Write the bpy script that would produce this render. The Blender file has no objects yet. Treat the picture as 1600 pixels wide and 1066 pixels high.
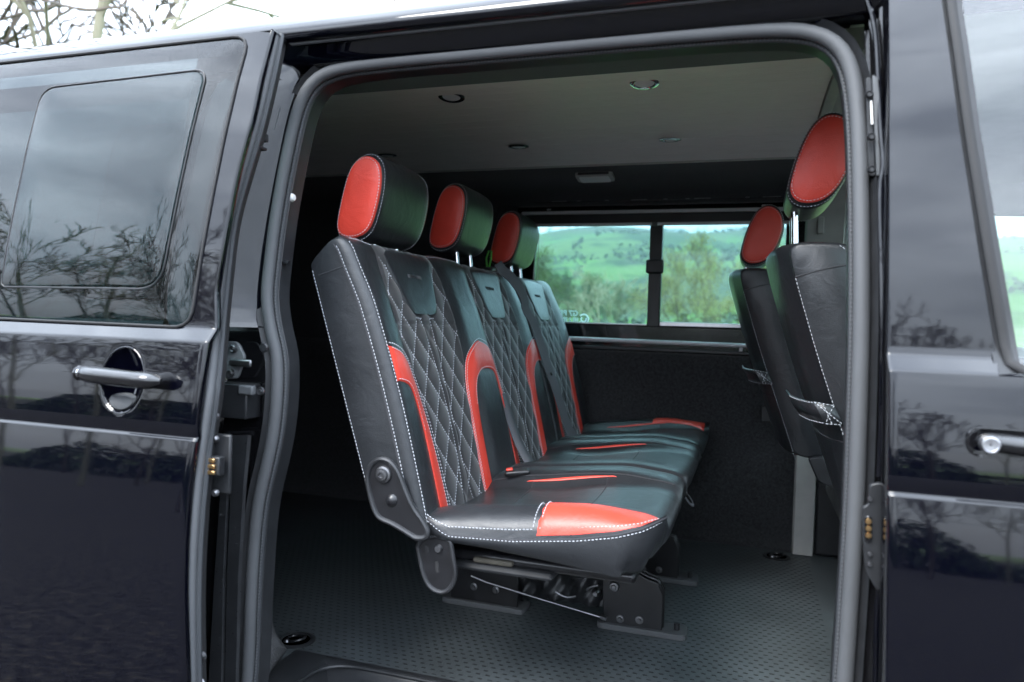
import bpy, bmesh, math, random
import numpy as np
from mathutils import Vector, Matrix

random.seed(7)
scene = bpy.context.scene
COL = scene.collection
R_ = math.radians

# ------------------------------------------------------------------ camera
# metres; +X towards the van's front, +Y across the van away from the open door, z = 0 is the load floor
CF = 1137.856
CR = np.array([[0.94899693, 0.31372399, 0.0313382], [0.03795988, -0.0150187, -0.9991664], [-0.31299181, 0.94939544, -0.02616163]])
CC = np.array([0.8829711, -1.20798633, 0.79818832])
cam = bpy.data.cameras.new('camera')
cam.sensor_fit = 'HORIZONTAL'; cam.sensor_width = 36; cam.lens = 36 * CF / 1600
cam.clip_start = 0.05; cam.clip_end = 20000
cam.dof.use_dof = True; cam.dof.focus_distance = 1.72; cam.dof.aperture_fstop = 3.2
camo = bpy.data.objects.new('camera', cam); COL.objects.link(camo)
mw = Matrix.Identity(4)
for i in range(3):
    mw[i][0] = CR[0][i]; mw[i][1] = -CR[1][i]; mw[i][2] = -CR[2][i]; mw[i][3] = CC[i]
camo.matrix_world = mw
scene.camera = camo

# ------------------------------------------------------------------ sky, sun, exposure
SUN_EL, SUN_AZ = R_(48), R_(200)          # azimuth of the sun measured from +Y clockwise seen from above
world = bpy.data.worlds.new('World'); scene.world = world; world.use_nodes = True
nt = world.node_tree; nt.nodes.clear()
wo = nt.nodes.new('ShaderNodeOutputWorld'); bg = nt.nodes.new('ShaderNodeBackground'); bg.inputs['Strength'].default_value = 0.1
sky = nt.nodes.new('ShaderNodeTexSky'); sky.sky_type = 'NISHITA'; sky.sun_disc = False
sky.sun_elevation = SUN_EL; sky.sun_rotation = SUN_AZ; sky.dust_density = 2.0
tc = nt.nodes.new('ShaderNodeTexCoord')
mp = nt.nodes.new('ShaderNodeMapping'); mp.inputs['Scale'].default_value = (1.0, 1.0, 2.6)
nz = nt.nodes.new('ShaderNodeTexNoise'); nz.inputs['Scale'].default_value = 2.6; nz.inputs['Detail'].default_value = 7; nz.inputs['Roughness'].default_value = 0.55
nz.inputs['Distortion'].default_value = 0.4
rmp = nt.nodes.new('ShaderNodeValToRGB')
rmp.color_ramp.elements[0].position = 0.34; rmp.color_ramp.elements[0].color = (6.6, 7.6, 9.2, 1)
rmp.color_ramp.elements[1].position = 0.66; rmp.color_ramp.elements[1].color = (13.4, 15.0, 17.2, 1)
mx = nt.nodes.new('ShaderNodeMix'); mx.data_type = 'RGBA'; mx.inputs[0].default_value = 0.88
nt.links.new(tc.outputs['Generated'], mp.inputs[0]); nt.links.new(mp.outputs[0], nz.inputs['Vector'])
nt.links.new(nz.outputs[0], rmp.inputs[0])
sxyz = nt.nodes.new('ShaderNodeSeparateXYZ'); nt.links.new(tc.outputs['Generated'], sxyz.inputs[0])
ovr = nt.nodes.new('ShaderNodeMapRange'); ovr.inputs['From Min'].default_value = 0; ovr.inputs['From Max'].default_value = 1; ovr.inputs['To Min'].default_value = .38; ovr.inputs['To Max'].default_value = 2.0   # overcast: brighter towards the zenith
nt.links.new(sxyz.outputs[2], ovr.inputs['Value'])
vm = nt.nodes.new('ShaderNodeVectorMath'); vm.operation = 'SCALE'; nt.links.new(rmp.outputs[0], vm.inputs[0]); nt.links.new(ovr.outputs[0], vm.inputs['Scale'])
nt.links.new(sky.outputs[0], mx.inputs[6]); nt.links.new(vm.outputs[0], mx.inputs[7])
nt.links.new(mx.outputs[2], bg.inputs['Color']); nt.links.new(bg.outputs[0], wo.inputs['Surface'])
sl = bpy.data.lights.new('sun', 'SUN'); sl.energy = 1.2; sl.angle = R_(25); sl.color = (1, .98, .95)
so = bpy.data.objects.new('sun', sl); COL.objects.link(so)
sd = Vector((math.sin(SUN_AZ) * math.cos(SUN_EL), math.cos(SUN_AZ) * math.cos(SUN_EL), math.sin(SUN_EL)))
so.rotation_euler = sd.to_track_quat('Z', 'Y').to_euler(); so.location = (0, -3, 6)
vs = scene.view_settings
vs.view_transform = 'Standard'; vs.look = 'None'; vs.gamma = 1; vs.use_curve_mapping = False; vs.exposure = 2.1
scene.cycles.max_bounces = 10; scene.cycles.transparent_max_bounces = 16

# ------------------------------------------------------------------ photo pixel -> point on a known surface
def ray(px, py):
    return CR.T @ np.array([px - 800., py - 533., CF])
def bp(px, py, axis, val):
    d = ray(px, py); t = (val - CC[axis]) / d[axis]
    return CC + t * d
def bpy_(px, py, yf):
    y = -0.1
    for _ in range(12):
        p = bp(px, py, 1, y); y = yf(p[2])
    return bp(px, py, 1, y)

# ------------------------------------------------------------------ materials
MATS = {}
def mat(name, col, rough=.5, metal=0, coat=0, bump=None, var=None, sheen=0, spec=.5, coat_rough=.03):
    m = bpy.data.materials.new(name); m.use_nodes = True
    n = m.node_tree; b = n.nodes['Principled BSDF']
    b.inputs['Base Color'].default_value = (*col, 1); b.inputs['Roughness'].default_value = rough
    b.inputs['Metallic'].default_value = metal; b.inputs['Coat Weight'].default_value = coat
    b.inputs['Coat Roughness'].default_value = coat_rough
    b.inputs['Specular IOR Level'].default_value = spec
    if sheen: b.inputs['Sheen Weight'].default_value = sheen
    t = n.nodes.new('ShaderNodeTexCoord')
    if var:
        sc, amt = var
        no = n.nodes.new('ShaderNodeTexNoise'); no.inputs['Scale'].default_value = sc; no.inputs['Detail'].default_value = 6
        rp = n.nodes.new('ShaderNodeValToRGB')
        rp.color_ramp.elements[0].position = .3; rp.color_ramp.elements[1].position = .7
        rp.color_ramp.elements[0].color = (*[c * (1 - amt) for c in col], 1); rp.color_ramp.elements[1].color = (*[min(1, c * (1 + amt)) for c in col], 1)
        n.links.new(t.outputs['Object'], no.inputs['Vector']); n.links.new(no.outputs[0], rp.inputs[0]); n.links.new(rp.outputs[0], b.inputs['Base Color'])
        rr = n.nodes.new('ShaderNodeMapRange'); rr.inputs['To Min'].default_value = max(0, rough - .07); rr.inputs['To Max'].default_value = min(1, rough + .07)
        n.links.new(no.outputs[0], rr.inputs['Value']); n.links.new(rr.outputs[0], b.inputs['Roughness'])
    if bump:
        kind, sc, st, dist = bump
        if kind == 'noise':
            bn = n.nodes.new('ShaderNodeTexNoise'); bn.inputs['Scale'].default_value = sc; bn.inputs['Detail'].default_value = 5; out = bn.outputs[0]
        else:
            bn = n.nodes.new('ShaderNodeTexVoronoi'); bn.inputs['Scale'].default_value = sc; out = bn.outputs['Distance']
        bu = n.nodes.new('ShaderNodeBump'); bu.inputs['Strength'].default_value = st; bu.inputs['Distance'].default_value = dist
        n.links.new(t.outputs['Object'], bn.inputs['Vector']); n.links.new(out, bu.inputs['Height']); n.links.new(bu.outputs[0], b.inputs['Normal'])
    MATS[name] = m
    return m
def glass(name, tint, ior=1.5, rough=0.0, gain=1.0):
    m = bpy.data.materials.new(name); m.use_nodes = True
    n = m.node_tree; n.nodes.clear()
    o = n.nodes.new('ShaderNodeOutputMaterial'); tr = n.nodes.new('ShaderNodeBsdfTransparent'); tr.inputs[0].default_value = (*tint, 1)
    gl = n.nodes.new('ShaderNodeBsdfGlossy'); gl.inputs['Roughness'].default_value = rough; gl.inputs['Color'].default_value = (1, 1, 1, 1)
    fr = n.nodes.new('ShaderNodeFresnel'); fr.inputs['IOR'].default_value = ior
    ge = n.nodes.new('ShaderNodeNewGeometry'); mv = n.nodes.new('ShaderNodeMapRange'); mv.inputs['To Min'].default_value = ior; mv.inputs['To Max'].default_value = 1 / ior   # a thin pane mirrors alike from both sides
    n.links.new(ge.outputs['Backfacing'], mv.inputs['Value']); n.links.new(mv.outputs[0], fr.inputs['IOR'])
    gm = n.nodes.new('ShaderNodeMath'); gm.operation = 'MULTIPLY'; gm.use_clamp = True; gm.inputs[1].default_value = gain; n.links.new(fr.outputs[0], gm.inputs[0])
    mi = n.nodes.new('ShaderNodeMixShader')
    n.links.new(gm.outputs[0], mi.inputs[0]); n.links.new(tr.outputs[0], mi.inputs[1]); n.links.new(gl.outputs[0], mi.inputs[2]); n.links.new(mi.outputs[0], o.inputs[0])
    MATS[name] = m
    return m

mat('paint', (.0006, .0007, .0026), .35, 0, 1.0, ('noise', 300, .012, .0003), None, 0, 0, .032)
mat('rubber', (.070, .073, .077), .62, 0, 0, ('noise', 350, .10, .0006), (7, .10))
MATS['paint'].node_tree.nodes['Principled BSDF'].inputs['Coat IOR'].default_value = 1.56
mat('seal_black', (.012, .012, .013), .7)
mat('rubber_ribbed', (.035, .038, .042), .55, 0, 0, ('noise', 700, .4, .001))
mat('plastic', (.018, .019, .021), .42, 0, 0, ('noise', 500, .15, .001), (30, .2))
mat('plastic_grey', (.10, .105, .11), .5, 0, 0, ('noise', 500, .12, .001), (30, .15))
mat('gloss_black', (.006, .006, .007), .12, 0, .6)
mat('leather', (.019, .0205, .023), .34, 0, 0, ('voronoi', 620, .28, .0008), (14, .12), 0, .5)
mat('leather_red', (.68, .056, .034), .36, 0, 0, ('voronoi', 620, .28, .0008), (14, .06))
for _k in ('leather', 'leather_red'):        # soft creases and pulls under the grain
    _n = MATS[_k].node_tree; _b = _n.nodes['Principled BSDF']; _t = _n.nodes.new('ShaderNodeTexCoord')
    _w = _n.nodes.new('ShaderNodeTexNoise'); _w.inputs['Scale'].default_value = 17; _w.inputs['Detail'].default_value = 5; _w.inputs['Distortion'].default_value = 1.6
    _u = _n.nodes.new('ShaderNodeBump'); _u.inputs['Strength'].default_value = .35; _u.inputs['Distance'].default_value = .004
    _n.links.new(_t.outputs['Object'], _w.inputs['Vector']); _n.links.new(_w.outputs[0], _u.inputs['Height']); _n.links.new(_b.inputs['Normal'].links[0].from_socket, _u.inputs['Normal']); _n.links.new(_u.outputs[0], _b.inputs['Normal'])
mat('suede', (.0095, .010, .0115), .62, 0, 0, ('noise', 700, .25, .0006), (20, .2), .25)
mat('stitch', (.58, .60, .64), .7)
mat('thread_dark', (.03, .03, .034), .6)
mat('carpet', (.027, .028, .031), .95, 0, 0, ('noise', 500, 1.0, .006), (120, .6), .3, .1)
mat('carpet_grey', (.036, .038, .041), .95, 0, 0, ('noise', 260, 1.0, .012), (220, .85), .3, .1)
mat('headliner', (.030, .031, .034), .9, 0, 0, ('noise', 900, .6, .002), (200, .4), .2, .2)
mat('vinyl_floor', (.066, .076, .080), .42, 0, 0, ('noise', 900, .35, .0008), (5, .30), 0, .5)
mat('vinyl_tread', (.026, .028, .03), .5, 0, 0, None, None)
mat('ceiling', (.34, .315, .295), .55, 0, 0, ('noise', 300, .08, .0006), None)
mat('cab_trim', (.42, .415, .39), .6, 0, 0, ('noise', 300, .1, .001), (20, .08))
mat('alu', (.62, .62, .64), .32, 1.0, 0, None, (50, .08))
mat('alu_matt', (.60, .60, .62), .5, .35, 0, None, (50, .06))
mat('chrome', (.8, .8, .82), .08, 1.0)
mat('steel', (.22, .22, .23), .38, 1.0, 0, ('noise', 300, .1, .0005), (40, .2))
mat('black_steel', (.009, .009, .0105), .34, 0, .12, ('noise', 240, .12, .0006), (25, .3))
mat('rim_steel', (.03, .031, .034), .36, .3, .1, ('noise', 240, .1, .0005), (25, .2))
mat('copper', (.75, .48, .22), .3, 1.0)
mat('webbing', (.10, .102, .112), .7, 0, 0, ('noise', 900, .5, .001))
mat('green_plastic', (.10, .42, .06), .45)
mat('blue_strap', (.02, .06, .35), .7)
mat('lens', (.80, .80, .78), .3)
mat('decal', (.85, .87, .88), .6)
_n = MATS['decal'].node_tree; _t = _n.nodes.new('ShaderNodeBsdfTranslucent'); _t.inputs[0].default_value = (.85, .87, .88, 1); _m = _n.nodes.new('ShaderNodeMixShader'); _m.inputs[0].default_value = .6
_n.links.new(_n.nodes['Principled BSDF'].outputs[0], _m.inputs[1]); _n.links.new(_t.outputs[0], _m.inputs[2]); _n.links.new(_m.outputs[0], _n.nodes['Material Output'].inputs[0])
mat('grime', (.05, .045, .035), .8, 0, 0, None, (40, .5))
glass('glass_tint', (.64, .83, .82), 1.25)
glass('glass_front', (.72, .86, .81), 1.58, 0, 1.9)
glass('glass_dark', (.34, .44, .45), 1.52)
mat('bark', (.075, .06, .045), .9, 0, 0, ('noise', 30, .8, .02), (5, .35))
mat('bark_pale', (.20, .19, .13), .9, 0, 0, ('noise', 30, .6, .02), (5, .3))
mat('leaf_yellow', (.20, .19, .05), .7, 0, 0, None, (.7, .4))
mat('leaf_green', (.06, .09, .022), .7, 0, 0, None, (.7, .4))
mat('leaf_dark', (.022, .045, .02), .7, 0, 0, None, (.7, .4))
mat('twig_pale', (.24, .21, .14), .8, 0, 0, None, (.7, .3))

# ceiling vinyl: faint woven streaks
n = MATS['ceiling'].node_tree; b = n.nodes['Principled BSDF']
t = n.nodes.new('ShaderNodeTexCoord'); m_ = n.nodes.new('ShaderNodeMapping'); m_.inputs['Scale'].default_value = (6, 160, 6)
no = n.nodes.new('ShaderNodeTexNoise'); no.inputs['Scale'].default_value = 3; no.inputs['Detail'].default_value = 8
rp = n.nodes.new('ShaderNodeValToRGB'); rp.color_ramp.elements[0].position = .25; rp.color_ramp.elements[1].position = .75
rp.color_ramp.elements[0].color = (.76, .68, .64, 1); rp.color_ramp.elements[1].color = (.90, .82, .77, 1)
n.links.new(t.outputs['Object'], m_.inputs[0]); n.links.new(m_.outputs[0], no.inputs['Vector']); n.links.new(no.outputs[0], rp.inputs[0]); n.links.new(rp.outputs[0], b.inputs['Base Color'])

# ------------------------------------------------------------------ mesh helpers
class MB:
    def __init__(s): s.v = []; s.f = []; s.m = []
    def add(s, vs, fs, mi=0):
        o = len(s.v); s.v += [tuple(map(float, p)) for p in vs]
        s.f += [tuple(o + i for i in f) for f in fs]; s.m += [mi] * len(fs); return s
    def grid(s, fn, us, vs_, mi=0, closeu=False):
        P = [fn(u, v) for u in us for v in vs_]; nv = len(vs_); nu = len(us); F = []
        for i in range(nu if closeu else nu - 1):
            for j in range(nv - 1):
                a = i * nv + j; c = ((i + 1) % nu) * nv + j
                F.append((a, c, c + 1, a + 1))
        return s.add(P, F, mi)
    def box(s, c, d, mi=0, rot=None):
        P = []
        for x in (-.5, .5):
            for y in (-.5, .5):
                for z in (-.5, .5):
                    q = Vector((x * d[0], y * d[1], z * d[2]))
                    if rot is not None: q = rot @ q
                    P.append((q.x + c[0], q.y + c[1], q.z + c[2]))
        return s.add(P, [(0, 1, 3, 2), (4, 6, 7, 5), (0, 4, 5, 1), (2, 3, 7, 6), (0, 2, 6, 4), (1, 5, 7, 3)], mi)
    def bx(s, x0, x1, y0, y1, z0, z1, mi=0):
        return s.box(((x0 + x1) / 2, (y0 + y1) / 2, (z0 + z1) / 2), (abs(x1 - x0), abs(y1 - y0), abs(z1 - z0)), mi)
    def tube(s, pts, r, n=10, closed=False, mi=0, flat=1.0, up=(0, 0, 1)):
        pts = [np.array(p, float) for p in pts]; N = len(pts); P = []; prev = None
        rr = r if hasattr(r, '__len__') else [r] * N
        for i, p in enumerate(pts):
            a = pts[(i - 1) % N] if (closed or i > 0) else p
            c = pts[(i + 1) % N] if (closed or i < N - 1) else p
            t = c - a; t /= (np.linalg.norm(t) + 1e-12)
            if prev is None:
                u = np.array(up, float)
                if abs(u @ t) > .95: u = np.array([1., 0, 0])
                prev = u
            u = prev - (prev @ t) * t; u /= (np.linalg.norm(u) + 1e-12); prev = u
            w = np.cross(t, u)
            for k in range(n):
                a_ = 2 * math.pi * k / n
                P.append(p + rr[i] * (math.cos(a_) * u * flat + math.sin(a_) * w))
        F = []
        for i in range(N if closed else N - 1):
            for k in range(n):
                a0 = i * n + k; a1 = i * n + (k + 1) % n; b0 = ((i + 1) % N) * n + k; b1 = ((i + 1) % N) * n + (k + 1) % n
                F.append((a0, a1, b1, b0))
        if not closed:
            F.append(tuple(range(n - 1, -1, -1))); F.append(tuple((N - 1) * n + k for k in range(n)))
        return s.add(P, F, mi)
    def lathe(s, prof, c, axis=(0, 0, 1), n=20, mi=0):
        ax = Vector(axis).normalized(); q = Vector((0, 0, 1)).rotation_difference(ax); P = []; F = []; k = len(prof)
        for i in range(n):
            a = 2 * math.pi * i / n
            for r, h in prof:
                w = q @ Vector((r * math.cos(a), r * math.sin(a), h)); P.append((w.x + c[0], w.y + c[1], w.z + c[2]))
        for i in range(n):
            j = (i + 1) % n
            for h in range(k - 1): F.append((i * k + h, j * k + h, j * k + h + 1, i * k + h + 1))
        if prof[0][0] > 1e-6: F.append(tuple(i * k for i in range(n - 1, -1, -1)))
        if prof[-1][0] > 1e-6: F.append(tuple(i * k + k - 1 for i in range(n)))
        return s.add(P, F, mi)
    def prism(s, outl, mapf, h0, h1, mi=0):
        n = len(outl)
        P = [mapf(a, b_, h0) for a, b_ in outl] + [mapf(a, b_, h1) for a, b_ in outl]
        F = [(i, (i + 1) % n, n + (i + 1) % n, n + i) for i in range(n)] + [tuple(range(n - 1, -1, -1)), tuple(range(n, 2 * n))]
        return s.add(P, F, mi)
    def fan(s, outl, mapf, prof=((1, 0), (.985, .002), (.95, .003), (.6, .003), (.3, .003)), mi=0, center=None):
        o = np.array(outl, float); c = o.mean(0) if center is None else np.array(center); P = []; F = []; n = len(o)
        for t_, h in prof:
            for p in o:
                q = c + (p - c) * t_; P.append(mapf(q[0], q[1], h))
        for k in range(len(prof) - 1):
            for i in range(n):
                j = (i + 1) % n; F.append((k * n + i, k * n + j, (k + 1) * n + j, (k + 1) * n + i))
        P.append(mapf(c[0], c[1], prof[-1][1])); l = (len(prof) - 1) * n
        for i in range(n): F.append((l + i, l + (i + 1) % n, len(P) - 1))
        return s.add(P, F, mi)
    def build(s, name, mats, parent=None, angle=38, bevel=0, solid=0, subsurf=0, flat=False):
        me = bpy.data.meshes.new(name); me.from_pydata(s.v, [], s.f)
        if isinstance(mats, str): mats = [mats]
        for q in mats: me.materials.append(MATS[q])
        for p, q in zip(me.polygons, s.m): p.material_index = q
        bm = bmesh.new(); bm.from_mesh(me); bmesh.ops.remove_doubles(bm, verts=bm.verts, dist=1e-6)
        bmesh.ops.recalc_face_normals(bm, faces=bm.faces); bm.to_mesh(me); bm.free()
        if not flat:
            for p in me.polygons: p.use_smooth = True
            me.set_sharp_from_angle(angle=R_(angle))
        o = bpy.data.objects.new(name, me); COL.objects.link(o)
        if parent is not None:
            o.parent = parent; o.matrix_parent_inverse = PINV.get(parent.name, Matrix.Identity(4))
        if solid: md = o.modifiers.new('solid', 'SOLIDIFY'); md.thickness = solid; md.offset = 0
        if bevel:
            md = o.modifiers.new('bevel', 'BEVEL'); md.width = bevel; md.segments = 2; md.limit_method = 'ANGLE'; md.angle_limit = R_(35)
        if subsurf: md = o.modifiers.new('sub', 'SUBSURF'); md.levels = subsurf; md.render_levels = subsurf
        return o
PINV = {}
def thing(name, loc, label, cat, group=None):
    o = bpy.data.objects.new(name, None); COL.objects.link(o); o.location = loc; o.empty_display_size = .1
    o['label'] = label; o['category'] = cat
    if group: o['group'] = group
    PINV[o.name] = Matrix.Translation(Vector(loc)).inverted()
    return o
def stuff(o, label=None):
    o['kind'] = 'stuff'
    if label: o['label'] = label
    return o
def lab(o, s): o['label'] = s; return o

def resample(pts, n, closed=False):
    p = np.array(pts, float)
    if closed: p = np.vstack([p, p[:1]])
    d = np.r_[0, np.cumsum(np.linalg.norm(np.diff(p, axis=0), axis=1))]
    t = np.linspace(0, d[-1], n + (1 if closed else 0))
    q = np.stack([np.interp(t, d, p[:, k]) for k in range(p.shape[1])], 1)
    return q[:-1] if closed else q
def smooth(pts, n=60, it=2, closed=False):
    """Chaikin corner cutting, then even resampling"""
    p = [np.array(q, float) for q in pts]
    for _ in range(it):
        o = []
        N = len(p)
        if not closed: o.append(p[0])
        for i in range(N if closed else N - 1):
            a, b_ = p[i], p[(i + 1) % N]
            o += [a * .75 + b_ * .25, a * .25 + b_ * .75]
        if not closed: o.append(p[-1])
        p = o
    return resample(p, n, closed)
def rrect(corners, r, k=6):
    """rounded polygon through 2-D corners"""
    c = [np.array(q, float) for q in corners]; o = []; N = len(c)
    rr = r if hasattr(r, '__len__') else [r] * N
    for i in range(N):
        p = c[i]; a = c[i - 1] - p; b_ = c[(i + 1) % N] - p
        la, lb = np.linalg.norm(a), np.linalg.norm(b_); a /= la; b_ /= lb
        d = min(rr[i], la * .45, lb * .45)
        A = p + a * d; B = p + b_ * d
        for j in range(k + 1):
            t_ = j / k; o.append((1 - t_) ** 2 * A + 2 * t_ * (1 - t_) * p + t_ * t_ * B)
    return o
def stitches(mb, pts, nrm, L=.0045, gap=.0025, r=.0008, lift=.0009, mi=0):
    """a row of short raised thread stitches along pts (nrm: one normal, or a function of the point)"""
    p = np.array(pts, float)
    seg = np.linalg.norm(np.diff(p, axis=0), axis=1); d = np.r_[0, np.cumsum(seg)]
    s_ = 0.
    while s_ + L < d[-1]:
        A = np.array([np.interp(s_, d, p[:, k]) for k in range(3)]); B = np.array([np.interp(s_ + L, d, p[:, k]) for k in range(3)])
        nn = np.array(nrm(A) if callable(nrm) else nrm, float); nn /= np.linalg.norm(nn)
        t_ = B - A; t_ /= np.linalg.norm(t_) + 1e-9; w = np.cross(nn, t_)
        M = (A + B) / 2 + nn * (lift + r)
        A2 = A + nn * lift * .2; B2 = B + nn * lift * .2
        mb.add([A2 - w * r * .5, A2 + w * r * .5, B2 + w * r * .5, B2 - w * r * .5, M - t_ * L * .3 - w * r, M - t_ * L * .3 + w * r, M + t_ * L * .3 + w * r, M + t_ * L * .3 - w * r],
               [(4, 5, 6, 7), (0, 1, 5, 4), (2, 3, 7, 6), (1, 2, 6, 5), (3, 0, 4, 7)], mi)
        s_ += L + gap
def sstep(x, a, b_):
    t_ = min(1, max(0, (x - a) / (b_ - a))); return t_ * t_ * (3 - 2 * t_)

# ================================================================== ground, hills
def noise_mat(name, stops, scale, rough=.95, bump=None, scale2=None):
    m = bpy.data.materials.new(name); m.use_nodes = True; n = m.node_tree; b = n.nodes['Principled BSDF']; b.inputs['Roughness'].default_value = rough
    t = n.nodes.new('ShaderNodeTexCoord'); no = n.nodes.new('ShaderNodeTexNoise'); no.inputs['Scale'].default_value = scale; no.inputs['Detail'].default_value = 9; no.inputs['Roughness'].default_value = .62
    rp = n.nodes.new('ShaderNodeValToRGB')
    while len(rp.color_ramp.elements) < len(stops): rp.color_ramp.elements.new(.5)
    for e, (p, c) in zip(rp.color_ramp.elements, stops): e.position = p; e.color = (*c, 1)
    n.links.new(t.outputs['Object'], no.inputs['Vector']); n.links.new(no.outputs[0], rp.inputs[0]); n.links.new(rp.outputs[0], b.inputs['Base Color'])
    if bump:
        b2 = n.nodes.new('ShaderNodeTexNoise'); b2.inputs['Scale'].default_value = bump[0]; b2.inputs['Detail'].default_value = 4; bu = n.nodes.new('ShaderNodeBump'); bu.inputs['Strength'].default_value = bump[1]; bu.inputs['Distance'].default_value = bump[2]
        n.links.new(t.outputs['Object'], b2.inputs['Vector']); n.links.new(b2.outputs[0], bu.inputs['Height']); n.links.new(bu.outputs[0], b.inputs['Normal'])
    MATS[name] = m
noise_mat('asphalt', [(.35, (.012, .012, .013)), (.52, (.034, .033, .033)), (.62, (.060, .055, .048)), (.75, (.16, .13, .09))], 16, .95, (60, .8, .01))
MATS['asphalt'].node_tree.nodes['Principled BSDF'].inputs['Specular IOR Level'].default_value = .08
noise_mat('grass', [(.3, (.045, .085, .02)), (.5, (.085, .15, .03)), (.7, (.13, .16, .05))], .35)
# fields: voronoi cells of green with dark hedges, moor above
m = bpy.data.materials.new('fields'); m.use_nodes = True; n = m.node_tree; b = n.nodes['Principled BSDF']; b.inputs['Roughness'].default_value = 1; b.inputs['Specular IOR Level'].default_value = .1
t = n.nodes.new('ShaderNodeTexCoord'); vo = n.nodes.new('ShaderNodeTexVoronoi'); vo.inputs['Scale'].default_value = .0075
mp2 = n.nodes.new('ShaderNodeMapping'); mp2.inputs['Scale'].default_value = (1, .5, 2.0); n.links.new(t.outputs['Object'], mp2.inputs[0]); n.links.new(mp2.outputs[0], vo.inputs['Vector'])
hs_ = n.nodes.new('ShaderNodeSeparateColor'); n.links.new(vo.outputs['Color'], hs_.inputs[0])
r1 = n.nodes.new('ShaderNodeValToRGB')
while len(r1.color_ramp.elements) < 4: r1.color_ramp.elements.new(.5)
for e, (p, c) in zip(r1.color_ramp.elements, ((0, (.045, .098, .020)), (.35, (.066, .125, .026)), (.7, (.072, .085, .034)), (1, (.026, .046, .016)))): e.position = p; e.color = (*c, 1)
n.links.new(hs_.outputs[0], r1.inputs[0])
no = n.nodes.new('ShaderNodeTexNoise'); no.inputs['Scale'].default_value = .02; no.inputs['Detail'].default_value = 12; no.inputs['Roughness'].default_value = .65; n.links.new(t.outputs['Object'], no.inputs['Vector'])
r2 = n.nodes.new('ShaderNodeValToRGB'); r2.color_ramp.elements[0].position = .50; r2.color_ramp.elements[0].color = (0, 0, 0, 1); r2.color_ramp.elements[1].position = .60; r2.color_ramp.elements[1].color = (1, 1, 1, 1); n.links.new(no.outputs[0], r2.inputs[0])
m1 = n.nodes.new('ShaderNodeMix'); m1.data_type = 'RGBA'; m1.inputs[7].default_value = (.022, .036, .016, 1); n.links.new(r2.outputs[0], m1.inputs[0]); n.links.new(r1.outputs[0], m1.inputs[6])
sp3 = n.nodes.new('ShaderNodeSeparateXYZ'); n.links.new(t.outputs['Object'], sp3.inputs[0]); mr = n.nodes.new('ShaderNodeMapRange'); mr.inputs['From Min'].default_value = 120; mr.inputs['From Max'].default_value = 165
n.links.new(sp3.outputs[2], mr.inputs['Value']); m2_ = n.nodes.new('ShaderNodeMix'); m2_.data_type = 'RGBA'; m2_.inputs[7].default_value = (.050, .052, .032, 1); n.links.new(mr.outputs[0], m2_.inputs[0]); n.links.new(m1.outputs[2], m2_.inputs[6]); n.links.new(m2_.outputs[2], b.inputs['Base Color'])
MATS['fields'] = m

mb = MB(); mb.grid(lambda x, y: (x, y, -.57), [-6000, -300, -40, -12, -4, 0, 4, 12, 40, 300, 6000], [-6000, -300, -40, -12, -4, 0, 4, 5, 12, 40, 300, 6000])
ground = mb.build('ground', 'grass', None); ground['kind'] = 'structure'; ground['label'] = 'open grassy ground'
mb = MB(); mb.grid(lambda x, y: (x, y, -.566), np.linspace(-180, 180, 20), np.linspace(-160, 6, 16)); o = mb.build('tarmac', 'asphalt', None); o['kind'] = 'structure'
def hh(x, y):
    d = max(0, y - 260) / 1500
    az = math.atan2(x, y)
    ridge = 186 + 9 * math.sin(az * 9 + 2.4) + 5 * math.sin(az * 23)
    t_ = min(1, max(0, (y - 240) / 1350)); s_ = t_ * t_ * (3 - 2 * t_)
    z = ridge * s_ + 10 * math.sin(x * .011 + y * .004) * s_ * (1 - s_) * 3 + 6 * math.sin(x * .023 - y * .013) * s_
    if y > 1620: z -= (y - 1620) * .25
    return z - 1.0
xs_h = [x for x in np.linspace(-3800, 2600, 130)]
ys_h = list(np.linspace(230, 1620, 60)) + [1700, 1900, 2200, 2600]
mb = MB(); mb.grid(lambda x, y: (x, y, hh(x, y)), xs_h, ys_h); hill = mb.build('hills', 'fields', None, angle=180); hill['kind'] = 'structure'
# second, bluer hill behind on the right
mb = MB()
def h2f(x, y):
    az = math.atan2(x, y); p = 120 * math.exp(-((az + .105) / .055) ** 2) + 320 + 6 * math.sin(az * 31)
    s_ = sstep(y, 1800, 3000); return p * s_ - 40 - (max(0, y - 3000) * .3)
mb.grid(lambda x, y: (x, y, h2f(x, y)), np.linspace(-4200, 3400, 90), list(np.linspace(1800, 3000, 16)) + [3200, 3500]); far_h = mb.build('far_hills', 'fields', None, angle=180); far_h['kind'] = 'structure'
# ================================================================== the van
GROUND = -0.57
van = thing('van', (0.3, .78, GROUND), 'black van with its side door slid open, seats inside', 'van')

PZ = np.array([-.40, -.20, .0, .2, .28, .35, .41, .47, .52, .56, .590, .592, .594, .600, .61, .65, .70, .738, .750, .771, .780, .81, .9, 1.0, 1.1, 1.2, 1.3, 1.4])
PD = np.array([-.037, -.072, -.080, -.077, -.073, -.0680, -.0620, -.0550, -.0487, -.0436, -.0390, -.0362, -.0352, -.0360, -.0368, -.0336, -.0278, -.0222, -.0200, .0010, .0030, .005, .012, .024, .038, .056, .080, .12])
def prof(z): return float(np.interp(z, PZ, PD))
def profs(z):           # lightly smoothed so that the reflections flow
    if .585 < z < .605 or .745 < z < .785: return (prof(z - .0012) + 2 * prof(z) + prof(z + .0012)) / 4
    return (prof(z - .012) + 2 * prof(z) + prof(z + .012)) / 4 if not (.57 < z < .62 or .73 < z < .80) else (prof(z - .004) + 2 * prof(z) + prof(z + .004)) / 4
YB = -.125                 # belt line of the fixed body side
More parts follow.
